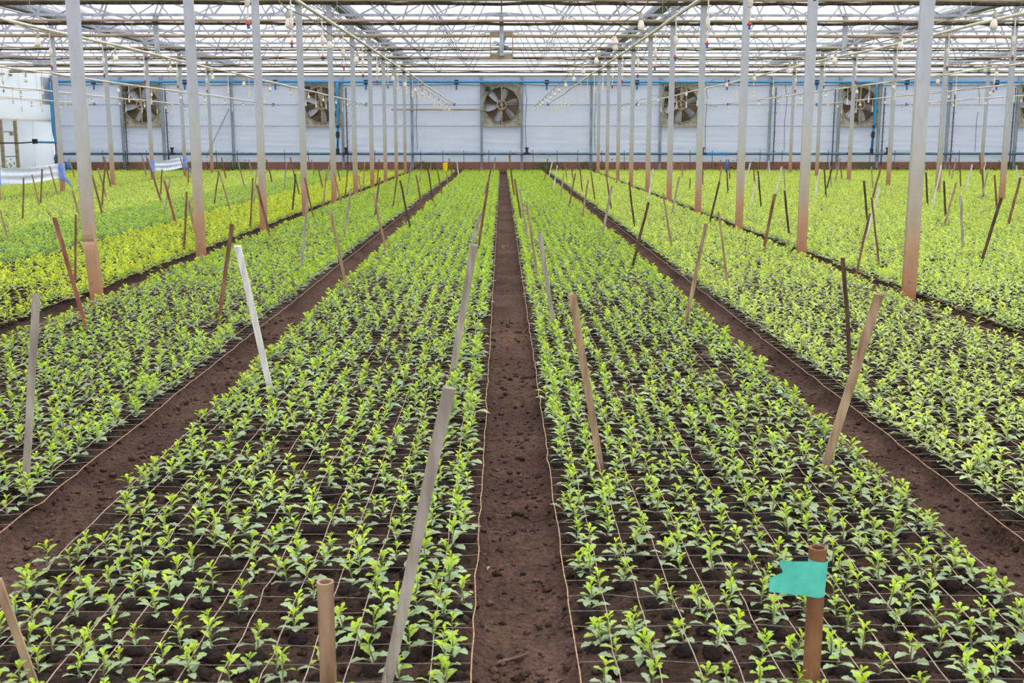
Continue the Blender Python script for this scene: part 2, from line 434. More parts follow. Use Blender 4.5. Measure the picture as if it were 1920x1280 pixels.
# ------------------------------------------------------------------ gutters
for i, x in enumerate(X_ROWS + [28]):
    t = empty('gutter', (x, 0, 0))
    mb = MB(); mb.box(-.11, .11, 4.85, WALL_Y, 4.66, 4.70)
    mb.box(-.13, -.10, 4.85, WALL_Y, 4.66, 4.86); mb.box(.10, .13, 4.85, WALL_Y, 4.66, 4.86)
    mb.build('channel', M['galv_dark'], t)
    MB().tube([(0.2, 4.85, 4.55), (0.2, WALL_Y, 4.55)], .022, 6).build('drain_pipe', M['galv'], t)
    where = {-20: 'along the left side wall', -12: 'over the second post row left of central path', -4: 'over the first post row left of central path',
             4: 'over the first post row right of central path', 12: 'over the second post row right of central path',
             20: 'over the third post row right of central path', 28: 'along the right side wall'}[x]
    tag(t, 'long grey steel gutter ' + where, 'gutter', 'roof gutters')

# ------------------------------------------------------------------ posts
ROWPH = {-12: 'second row left of central path', -4: 'first row left of central path', 4: 'first row right of central path',
         12: 'second row right of central path', 20: 'third row right of central path', -20: 'left side wall row'}
W2, D2 = .052, .045
def post_mesh(dent=False):
    mb = MB()
    if dent:
        lv = [(-.15, .045, 1, 0), (.50, .012, 1, 0), (.55, .008, .97, .004), (.575, .004, .93, .018), (.60, 0, .97, .006), (.64, 0, 1, 0), (4.66, -.012, 1, 0)]
    else:
        lv = [(-.15, 0, 1, 0), (4.66, 0, 1, 0)]
    vs = []
    for z, ox, s_, oy in lv:
        vs += [(ox - W2 / s_, oy - D2, z), (ox + W2, oy - D2, z), (ox + W2, D2, z), (ox - W2, D2, z)]
    fs = []
    for i in range(len(lv) - 1):
        for k in range(4):
            k2 = (k + 1) % 4
            fs.append((4*i+k, 4*i+k2, 4*i+4+k2, 4*i+4+k))
    fs += [(3, 2, 1, 0), tuple(range(4*len(lv)-4, 4*len(lv)))]
    mb.add(vs, fs)
    return mb.mesh('shaft')
pm = post_mesh(); pm.materials.append(M['post'])
pmd = post_mesh(True); pmd.materials.append(M['post'])
lip = MB().box(W2, W2 + .012, -D2, -D2 + .03, 0, 4.66).box(-W2 - .012, -W2, -D2, -D2 + .03, 0, 4.66).mesh('flange'); lip.materials.append(M['post'])
brm = MB().bar((.05, 0, 4.05), (.55, 0, 4.33), .02, .02).bar((-.05, 0, 4.05), (-.55, 0, 4.33), .02, .02).bar((.05, 0, 4.34), (.30, 0, 4.72), .022, .022).bar((-.05, 0, 4.34), (-.30, 0, 4.72), .022, .022).mesh('knee_brace'); brm.materials.append(M['galv'])
bolt = MB().lathe([(.013, 0), (.013, .01)], 6, Matrix.Translation((0, -D2, .18)) @ Matrix.Rotation(math.pi / 2, 4, 'X')).mesh('bolt'); bolt.materials.append(M['galv_dark'])
for x in X_ROWS[1:]:
    vis = []
    for n in range(-1, 10):
        px, py, zc = project(x, YN(n), 1.0)
        if zc > 0 and -150 < px < 2070: vis.append(n)
    rank = 0
    for n in vis:
        t = empty('steel_post', (x, YN(n), 0))
        px, _, _ = project(x, YN(n), .3)
        link('shaft', pmd if (x == -4 and n == 0) else pm, t)
        if not (x == -4 and n == 0): link('flange', lip, t)
        link('knee_brace', brm, t)
        if n < 3: link('bolt', bolt, t)
        if -40 < px < 1960:
            rank += 1
            extra = ' dented low down' if (x == -4 and n == 0) else ''
            lab = f'grey steel post{extra}, {nth(rank)} from front in {ROWPH[x]}'
        else:
            lab = f'grey steel post outside the frame at {YN(n):.0f} metres, {ROWPH[x]}'
        tag(t, lab, 'post', 'roof posts')

# ------------------------------------------------------------------ trusses and curtain pipes
CH = 4.34
arch_pts = [(-dx, z) for dx, z in reversed(ARCH)] + ARCH[1:]
hoop = MB().tube([(dx, 0, z) for dx, z in arch_pts], .022, 6, True).mesh('arch_hoop', True); hoop.materials.append(M['alu'])
chord = MB().bar((-4, 0, CH), (4, 0, CH), .05, .06).mesh('bottom_chord'); chord.materials.append(M['alu'])
webs = []
for a, b in (((1.33, CH), (.5, 6.03)), ((1.33, CH), (2.3, 5.52)), ((2.75, CH), (2.3, 5.52)), ((2.75, CH), (3.45, 4.92))):
    for s_ in (-1, 1):
        w = MB().bar((s_ * a[0], 0, a[1]), (s_ * b[0], 0, b[1]), .04, .04).mesh('web_strut'); w.materials.append(M['alu']); webs.append(w)
for n in range(2, 11):
    for si, (xa, xb) in enumerate(SPANS):
        xc = (xa + xb) / 2
        px, py, zc = project(xc, YN(n), 5)
        if not -600 < px < 2500: continue
        t = empty('roof_truss', (xc, YN(n) - (.0 if n < 10 else .12), 0))
        link('bottom_chord', chord, t); link('arch_hoop', hoop, t)
        for w in webs: link('web_strut', w, t)
        tag(t, f'grey steel roof truss, {nth(11 - n)} from the fan wall over {SPAN_NAME[si]}', 'roof truss', 'roof trusses')
for n in range(2, 10):
    y = YN(n) - .16
    rr = random.Random(n)
    t = empty('curtain_pipe', (0, y, 0))
    tanly = (n == 5)
    def wav(z0, amp, step, off=0):
        return [(x, off, z0 + rr.uniform(-amp, amp)) for x in np.arange(-20, 28.01, step)]
    MB().tube(wav(4.20, .006, 2.0), .05 if tanly else .034, 8).build('pipe', M['tan_pipe'], t, True)
    if not tanly:
        MB().tube(wav(4.135, .012, .5, .03), .042 if n < 5 else .03, 6, True, (1, .8)).build('gathered_cloth', M['dark_cloth'], t, True)
    desc = 'thick tan curtain pipe without cloth' if tanly else 'curtain pipe with dark gathered cloth under it'
    tag(t, f'{desc}, {nth(10 - n)} from the fan wall below the roof', 'curtain pipe', 'curtain pipes')
# hanging struts under the truss in the middle of three spans, one carrying a small circulation fan
for xc, nm in ((-8, 'left of the middle span'), (0, 'in the middle of the picture'), (8, 'right of the middle span')):
    y = YN(4) - .08
    t = empty('hanging_strut', (xc, y, 0))
    MB().box(-.05, .05, -.04, .04, 3.42, CH).build('strut', M['galv'], t)
    MB().box(-.14, .14, -.05, .05, CH - .03, CH + .03).build('top_plate', M['galv'], t)
    tag(t, f'short grey steel strut hanging below the roof truss {nm}', 'strut', 'hanging struts')
cf = empty('circulation_fan', (0, YN(4) - .02, 3.66))
mb = MB()
for a, b in (((-.26, -.25), (.26, -.25)), ((.26, -.25), (.26, .25)), ((.26, .25), (-.26, .25)), ((-.26, .25), (-.26, -.25))):
    mb.bar((a[0], 0, a[1]), (b[0], 0, b[1]), .03, .12)
mb.build('frame', M['tan_pipe'], cf)
for k in range(4):
    MB().box(.03, .2, -.008, .008, -.04, .04, Matrix.Rotation(k * math.pi / 2 + .4, 4, 'Y') @ Matrix.Rotation(.5, 4, 'X')).build('blade', M['fan_blade'], cf)
MB().lathe([(.05, -.06), (.06, 0), (.05, .06)], 10, Matrix.Rotation(math.pi / 2, 4, 'X')).build('motor', M['galv_dark'], cf)
MB().bar((-.24, .05, 0), (.24, .05, 0), .02, .02).build('motor_mount', M['galv_dark'], cf)
tag(cf, 'small square air circulation fan hanging below the roof at centre', 'fan')

# ------------------------------------------------------------------ end wall
wall = empty('wall_back', (0, WALL_Y, 0))
tag(wall, 'white film end wall with steel columns and low brick plinth', 'wall', kind='structure')
cols = []
for fx in (-16, -8, 0, 8, 16, 24):
    cols += [fx - .9, fx + .9]
cols += [-12, -4, 4, 12, 20, -19.9, 28]
cols = sorted(cols)
for ci, x in enumerate(cols):
    MB().box(x - .055, x + .055, -.14, -.04, -.1, 4.2).box(x - .055, x - .04, -.17, -.14, 0, 4.2).box(x + .04, x + .055, -.17, -.14, 0, 4.2).build('column', M['column'], wall)
FANX = (-16, -8, 0, 8, 16, 24)
def sheet(x0, x1, z0, z1, name, parent, amp, seed, mt='sheet'):
    nx = max(6, int((x1 - x0) * 6)); nz = max(6, int((z1 - z0) * 26))
    xs_ = np.linspace(x0, x1, nx); zs_ = np.linspace(z0, z1, nz)
    A, B = np.meshgrid(xs_, zs_)
    u = (A - x0) / (x1 - x0)
    low = np.clip(1 - (B - .45) / 1.6, .12, 1)
    D = (vnoise(A * .5 + seed * 7, B * 9 + u * 0.7, seed) - .5) * amp * 2.2 * low + (vnoise(A * 1.1, B * 2.2, seed + 50) - .5) * amp * .7
    # slack folds fanning from the top corners and one just above the plinth
    D += .02 * np.sin((B * 9 + u * 3)) * np.clip((.85 - B) / .4, 0, 1)
    D += .012 * np.sin((u * 8 + B * 6)) * np.clip((B - 3.2) / .6, 0, 1)
    V = np.stack([A, D, B], -1).reshape(-1, 3)
    id_ = np.arange(nx * nz).reshape(nz, nx)
    q = np.stack([id_[:-1, :-1], id_[:-1, 1:], id_[1:, 1:], id_[1:, :-1]], -1).reshape(-1, 4)
    me = fast_mesh(name, V, q); me.materials.append(M[mt])
    return link(name, me, parent)
for i in range(len(cols) - 1):
    x0, x1 = cols[i], cols[i + 1]
    xm = (x0 + x1) / 2
    isf = min(abs(xm - f) for f in FANX) < .3
    sheet(x0, x1, .42, 2.0 if isf else 4.0, 'film_panel', wall, .035, 3 + i)
# top fascia strip, clamp rails and wires
MB().box(-20, 28, -.07, -.03, 3.98, 4.20).build('fascia', M['sheet'], wall)
MB().box(-20, 28, -.09, -.03, 4.18, 4.24).build('top_rail', M['tan_pipe'], wall)
MB().tube([(x, -.05, 3.82 + .02 * math.sin(x * 2.1)) for x in np.arange(-20, 28.1, .5)], .03, 6).build('rolled_edge', M['sheet_dim'], wall, True)
MB().tube([(-20, -.08, 2.95), (28, -.08, 2.95)], .012, 5).build('wire_rail', M['galv_dark'], wall)
MB().tube([(-20, -.06, 2.02), (28, -.06, 2.02)], .014, 5).build('clamp_rail', M['column'], wall)
MB().bar((-4.9, -.2, 2.73), (-.7, -.2, 2.73), .03, .07).build('tie_bar', M['tan_pipe'], wall)
MB().bar((-12.1, -.2, 2.77), (-13.2, -.2, .72), .04, .04).build('diagonal_brace', M['column'], wall)
# conduits strapped to some columns
for x in (-16.9 + .17, -15.1 + .2, 15.1 - .25, 16.9 + .17, 12.2, 20.2, 23.1 - .22, -7.1 + .2):
    c = MB().tube([(x, -.2, .3), (x, -.2, 3.7)], .028, 6).build('conduit', M['conduit'], wall)
    for z in np.arange(.9, 3.6, .42):
        MB().box(x - .05, x + .08, -.24, -.15, z, z + .035).build('strap', M['galv_dark'], c)
for x in (1.02, 9.05, -3.85, 4.1, 12.6, 17.4, 21.2):
    MB().tube([(x, -.2, 3.8), (x + .1, -.24, 3.2), (x + .04, -.22, 2.2), (x + .08, -.2, .9)], .012, 5).build('loose_cable', M['conduit'], wall)
# brick plinth
pl = MB().box(-20, 28, -.12, .1, -.2, .43).build('plinth', M['mortar'], wall)
mb = MB(); rb = random.Random(3)
for c in range(6):
    z0 = -.02 + c * .075
    x = -20 + (.115 if c % 2 else 0)
    while x < 27.8:
        d = rb.uniform(-.006, .008)
        mb.box(x, x + .217, -.14 + d, -.11, z0, z0 + .064); x += .23
br = mb.build('brick', M['brick'], pl); tag(br, kind='stuff')

# side walls
wl = empty('wall_left', (-20, 0, 0))
tag(wl, 'white film side wall overhanging a recessed lower wall at far left', 'wall', kind='structure')
mb = MB().box(-.04, .0, 26, WALL_Y, 2.27, 4.22); mb.build('upper_sheet', M['sheet_side'], wl)
MB().box(-.1, .05, 26, WALL_Y, 2.2, 2.28).build('beam', M['white_pipe'], wl)
MB().box(-.95, -.9, 26, WALL_Y + .3, 0, 2.3).build('lower_sheet', M['sheet_side'], wl)
MB().box(-.95, -.02, WALL_Y - .1, WALL_Y - .05, 0, 2.25).build('return_sheet', M['sheet_side'], wl)
MB().box(-.95, -.04, 26, WALL_Y, 2.26, 2.30).build('soffit', M['sheet_side'], wl)
MB().box(.0, .02, WALL_Y - 1.05, WALL_Y - .1, 2.95, 4.1).build('grey_panel', M['sheet_dim'], wl)
for yy in (45.5, YN(9)):
    MB().box(-.06, .06, yy - .05, yy + .05, -.1, 2.25).build('upright', M['tan_pipe'], wl)
for z in (1.75, .76):
    MB().bar((0, 45.5, z), (0, YN(9), z), .03, .04).build('crossbar', M['galv_dark'], wl)
for k in range(5):
    MB().box(.0, .08, 43.6 + k * .75, 43.8 + k * .75, 3.98, 4.06).build('clip', M['tan_pipe'], wl)
bx = MB().box(.0, .1, 46.25, 46.5, 1.6, 1.75).build('junction_box', M['tan_pipe'], wl)
wr = empty('wall_right', (28, 0, 0))
tag(wr, 'white film side wall beyond the right picture edge', 'wall', kind='structure')
MB().box(0, .04, 10, WALL_Y, 0, 4.22).build('sheet', M['sheet_side'], wr)

# ------------------------------------------------------------------ exhaust fans
def fan_parts():
    P = []
    mb = MB()
    # square housing with a round opening
    n = 32; R = .78; fr = (-.82, .82, -.88, .88)
    vs = []; fs = []
    for k in range(n):
        t = 2 * math.pi * k / n
        c, s_ = math.cos(t), math.sin(t)
        q = min(.82 / max(abs(c), 1e-6), .88 / max(abs(s_), 1e-6))
        vs += [(c * q, 0, s_ * q), (c * R, 0, s_ * R), (c * R, .3, s_ * R)]
    for k in range(n):
        a, b = 3 * k, 3 * ((k + 1) % n)
        fs += [(a, b, b + 1, a + 1)]
    mb.add(vs, fs)
    mb.box(-.86, .86, -.05, .32, -.94, -.86).box(-.86, .86, -.05, .32, .86, .94).box(-.87, -.80, -.05, .32, -.9, .9).box(.80, .87, -.05, .32, -.9, .9)
    P.append(('housing', mb.mesh('housing'), 'fan_frame'))
    mb = MB(); mb.add(vs, [(3*k+1, 3*((k+1) % n)+1, 3*((k+1) % n)+2, 3*k+2) for k in range(n)])
    ring = MB()
    ring.tube([(math.cos(2*math.pi*k/40) * .785, -.02, math.sin(2*math.pi*k/40) * .785) for k in range(41)], .022, 6, False)
    ring.v += []
    mb.add(ring.v, ring.f)
    P.append(('shroud_ring', mb.mesh('shroud_ring', True), 'fan_ring'))
    for k in range(16):
        z = -.80 + k * .1067
        P.append(('louver_slat', MB().box(-.8, .8, .28, .30, -.0535, .0535, Matrix.Translation((0, 0, z)) @ Matrix.Translation((0, .29, 0)) @ Matrix.Rotation(.35, 4, 'X') @ Matrix.Translation((0, -.29, 0))).mesh('louver_slat'), 'louver'))
    P.append(('support_strut', MB().box(-.03, .03, -.06, -.02, -.86, .86).mesh('support_strut'), 'hub'))
    mb = MB().tube([(math.cos(2*math.pi*k/24) * .2, -.07, math.sin(2*math.pi*k/24) * .2) for k in range(25)], .034, 6, False)
    for k in range(4):
        a = k * math.pi / 2 + .4
        mb.bar((math.cos(a) * .03, -.07, math.sin(a) * .03), (math.cos(a) * .2, -.07, math.sin(a) * .2), .035, .02)
    mb.lathe([(.06, -.05), (.06, .12)], 12, Matrix.Rotation(math.pi / 2, 4, 'X'))
    P.append(('pulley', mb.mesh('pulley', False), 'hub'))
    mb = MB().box(-.72, -.50, -.12, .08, .62, .80)
    mb.lathe([(.07, -.05), (.08, .1)], 10, Matrix.Translation((-.61, -.1, .71)) @ Matrix.Rotation(math.pi / 2, 4, 'X'))
    P.append(('motor', mb.mesh('motor'), 'black'))
    for k in range(6):
        vs = []; fs = []
        rr = [.12, .25, .42, .58, .70, .745]; ww = [.055, .105, .15, .17, .16, .11]
        for r_, w_ in zip(rr, ww):
            for j, u in enumerate((-1, -.33, .33, 1)):
                tw = .95 - .45 * (r_ / .75)
                vs.append((u * w_ * math.cos(tw) + .05 * (r_ / .75) ** 2, .12 + u * w_ * math.sin(tw) - .03 * (1 - u * u), r_))
        for i in range(5):
            for j in range(3):
                fs.append((4*i+j, 4*i+j+1, 4*i+5+j, 4*i+4+j))
        o = len(vs)
        vs2 = [(x, y + .008, z) for x, y, z in vs]
        fs2 = [tuple(reversed([i + o for i in f])) for f in fs]
        b = MB(); b.add(vs + vs2, fs + fs2)
        P.append(('blade', (b.mesh('blade', True), k), 'fan_blade'))
    return P
FP = fan_parts()
for nm, me, mt in FP:
    (me[0] if isinstance(me, tuple) else me).materials.append(M[mt])
FLAB = {-16: 'large square exhaust fan at the far left of the end wall', -8: 'large square exhaust fan in the wall left of centre with blue pipe in front',
        0: 'large square exhaust fan in the end wall facing the central path', 8: 'large square exhaust fan in the wall just right of centre',
        16: 'large square exhaust fan in the wall far right with blue pipe in front', 24: 'large square exhaust fan cut by the right picture edge'}
for i, fx in enumerate(FANX):
    t = empty('exhaust_fan', (fx, WALL_Y - .1, 2.94))
    a0 = [.3, .9, .24, .1, .75, .5][i]
    for nm, me, mt in FP:
        if nm == 'blade':
            o = link(nm, me[0], t); o.rotation_euler = (0, a0 + me[1] * math.pi / 3, 0)
        else:
            link(nm, me, t)
    tag(t, FLAB[fx], 'exhaust fan', 'exhaust fans in the end wall')

# ------------------------------------------------------------------ water pipes on the end wall
t = empty('water_pipe', (0, WALL_Y - .27, 3.93))
MB().tube([(-19.8, 0, 0), (28, 0, 0)], .055, 10).build('pipe', M['blue_pipe'], t, True)
for x in np.arange(-18, 27, 4):
    b = MB().box(x - .09, x + .09, -.05, .05, -.1, .09).build('saddle', M['black'], t)
    MB().lathe([(.04, -.34), (.04, -.1)], 8, Matrix.Translation((x, 0, 0))).build('outlet', M['bluep'], t)
tag(t, 'bright blue water pipe running along the top of the end wall', 'pipe')
t = empty('lower_pipe', (0, WALL_Y - .3, .80))
MB().tube([(-19.6, 0, 0), (28, 0, 0)], .055, 10).build('pipe', M['low_pipe'], t, True)
MB().tube([(9.0, 0, .0), (10.1, 0, 0)], .062, 10).build('repair_sleeve', M['blue_pipe'], t, True)
MB().tube([(-19.6, 0, 0), (-19.85, 0, -.05), (-19.9, 0, -.2), (-19.9, 0, -.6)], .08, 8).build('elbow', M['low_pipe'], t, True)
for x in (1.12, -6.95, 9.0, 15.6, 17.3, -14.7):
    MB().lathe([(.16, -.06), (.16, .02), (.06, .05), (.05, .18), (.09, .2), (.09, .26)], 10, Matrix.Translation((x, 0, .02))).build('valve', M['black'], t)
tag(t, 'grey-blue water pipe running low along the end wall', 'pipe')
for x, nm in ((-7.25, 'left of centre'), (16.62, 'at far right')):
    t = empty('riser_pipe', (x, WALL_Y - .38, 0))
    MB().tube([(.0, 0, 3.9), (0, 0, 3.6), (-.02, 0, 2.0), (-.06, 0, 1.0)], .055, 8).build('pipe', M['blue_pipe'], t, True)
    MB().lathe([(.08, .75), (.08, 1.0), (.06, 1.05)], 8, Matrix.Translation((-.06, 0, 0))).build('coupling', M['black'], t)
    MB().lathe([(.06, 1.5), (.085, 1.52), (.085, 1.75), (.06, 1.78)], 8, Matrix.Translation((-.04, 0, 0))).build('valve', M['black'], t)
    MB().box(-.16, .02, -.03, .03, 1.6, 1.65).build('valve_handle', M['bluep'], t)
    MB().lathe([(.07, 1.94), (.07, 2.05)], 8, Matrix.Translation((-.02, 0, 0))).build('joint', M['black'], t)
    tag(t, f'vertical blue pipe with black valve in front of the fan {nm}', 'pipe', 'blue riser pipes')
t = empty('corner_pipe', (-19.75, WALL_Y - .5, 0))
MB().tube([(-.08, 0, 3.9), (-.08, 0, 1.8), (0, 0, 1.3), (0, -.05, 1.28)], .055, 8).build('pipe', M['blue_pipe'], t, True)
MB().tube([(0, 0, 1.3), (-.02, -1.5, 1.32), (-.02, -2.2, 1.34)], .05, 8).build('side_pipe', M['blue_pipe'], t, True)
MB().tube([(-.02, -2.2, 1.34), (-.03, -3.4, 1.3), (-.03, -8, 1.33)], .03, 6).build('hose', M['black'], t, True)
MB().box(-.1, .06, -2.3, -2.1, 1.26, 1.46).build('valve', M['black'], t)
tag(t, 'blue pipe running down the far left corner to a black hose', 'pipe')
t = MB().lathe([(.1, 0), (.1, .42), (.05, .44)], 10).build('blue_drum', M['blue_pipe'], None, True)
t.location = (-19.2, 50.2, 0)
tag(t, 'small upright blue pipe stub by the far left corner', 'pipe stub')

# ------------------------------------------------------------------ irrigation lines with hanging sprinklers
drop = MB().tube([(0, 0, 0), (0.004, 0, -.3), (0, 0, -.46)], .008, 5).mesh('drop_tube'); drop.materials.append(M['white_pipe'])
wgt = MB().lathe([(.012, -.34), (.022, -.33), (.022, -.24), (.012, -.23)], 8).mesh('weight', True); wgt.materials.append(M['white_pipe'])
wgt_s = MB().lathe([(.02, -.48), (.024, -.46), (.02, -.3)], 5).mesh('sprinkler'); wgt_s.materials.append(M['white_pipe'])
noz = MB().lathe([(.010, -.485), (.022, -.482), (.022, -.466), (.009, -.46), (.009, -.445)], 8).mesh('spinner', True); noz.materials.append(M['red'])
tip = MB().lathe([(.005, -.513), (.012, -.51), (.010, -.485)], 8).mesh('nozzle', True); tip.materials.append(M['bluep'])
IRR = [(-2.1, 'first left of central path'), (-6.0, 'second left of central path'), (-10.1, 'third left of central path'), (-14.1, 'fourth left of central path'),
       (-18.0, 'fifth left of central path'), (2.05, 'first right of central path'), (6.0, 'second right of central path'), (10.05, 'third right of central path'),
       (14.0, 'fourth right of central path'), (18.0, 'fifth right of central path')]
PH = 2.96
for i, (x, ph) in enumerate(IRR):
    y0 = 5.5 if abs(x) < 4 else abs(x) * 1.75
    rr = random.Random(50 + i)
    t = empty('irrigation_line', (x, 0, 0))
    pts = []
    y = y0
    while y < WALL_Y - .35:
        pts.append((rr.uniform(-.02, .02), y, PH + rr.uniform(-.014, .014))); y += 2
    pts.append((0, WALL_Y - .3, PH))
    MB().tube(pts, .021, 8).build('pipe', M['white_pipe'], t, True)
    MB().lathe([(.05, -.06), (.05, .06)], 8, Matrix.Translation((0, WALL_Y - .35, PH))).build('end_fitting', M['bluep'], t)
    for n in range(-1, 10):
        if YN(n) > y0:
            MB().tube([(0, YN(n) - .1, 4.15), (0.01, YN(n) - .1, PH)], .004, 4).build('hanger_wire', M['twine_grey'], t)
    y = 7.72 / CP - .3
    while y < y0: y += 1.96
    while y < WALL_Y - .8:
        if y < 22 + .3 * abs(x):
            d = link('drop_tube', drop, t); d.location = (rr.uniform(-.02, .02), y, PH)
            for me, nm in ((wgt, 'weight'), (noz, 'spinner'), (tip, 'nozzle')): link(nm, me, d)
        else:
            d = link('drop_tube', drop, t); d.location = (rr.uniform(-.02, .02), y, PH); link('sprinkler', wgt_s, d)
        y += 1.96
    tag(t, f'white overhead irrigation pipe with hanging sprinklers, {ph}', 'irrigation pipe', 'overhead irrigation pipes')

# ------------------------------------------------------------------ strings of bulbs
glass = MB().lathe([(.012, -.192), (.028, -.185), (.036, -.165), (.037, -.145), (.031, -.118), (.02, -.09), (.017, -.075)], 12).mesh('glass', True); glass.materials.append(M['bulb'])
sock = MB().lathe([(.019, -.085), (.022, -.07), (.022, -.025), (.012, -.01), (.006, .012)], 10).mesh('socket', True); sock.materials.append(M['socket'])
shade = MB().lathe([(.055, -.10), (.05, -.09), (.026, -.02), (.02, -.01)], 12).mesh('shade', True); shade.materials.append(M['white_pipe'])
BUL = [(-2.2, 17.43, 'first cable left of central path'), (-5.75, 14.3, 'second cable left of central path'), (-9.8, 15.2, 'third cable left of central path'),
       (-13.8, 16.0, 'fourth cable left of central path'), (-17.7, 15.0, 'fifth cable left of central path'),
       (1.46, 12.1, 'first cable right of central path'), (5.12, 11.93, 'second cable right of central path'), (9.3, 13.0, 'third cable right of central path'),
       (13.3, 14.1, 'fourth cable right of central path'), (17.2, 15.1, 'fifth cable right of central path')]
BH = 2.86
for i, (x, z0, ph) in enumerate(BUL):
    ycut = max(5.5, abs(x) * 1.8)
    ys_ = [(z0 + 2.757 * k) / CP - .2 for k in range(-5, 20)]
    ys_ = [y for y in ys_ if ycut < y < WALL_Y - .5]
    rr = random.Random(80 + i)
    pts = []
    for y in ys_:
        pts.append((x, y, BH + .005)); pts.append((x + rr.uniform(-.02, .02), y + 1.38, BH + rr.uniform(.03, .07)))
    pts.append((x, WALL_Y - .25, PH))
    c = MB().tube(pts, .008, 5).build('lamp_cable', M['cable'], None)
    tag(c, f'thin tan lamp cable carrying bulbs, {ph}', 'cable', 'lamp cables')
    for k, y in enumerate(ys_):
        t = empty('light_bulb', (x, y, BH))
        t.rotation_euler = (rr.uniform(-.1, .1), rr.uniform(-.14, .14), 0)
        link('glass', glass, t); link('socket', sock, t)
        sh = ''
        if x == 1.46 and k == 3: link('shade', shade, t); sh = ' with shade'
        tag(t, f'white light bulb{sh}, {nth(len(ys_) - k)} from fan wall on {ph}', 'light bulb', 'light bulbs hanging on cables')

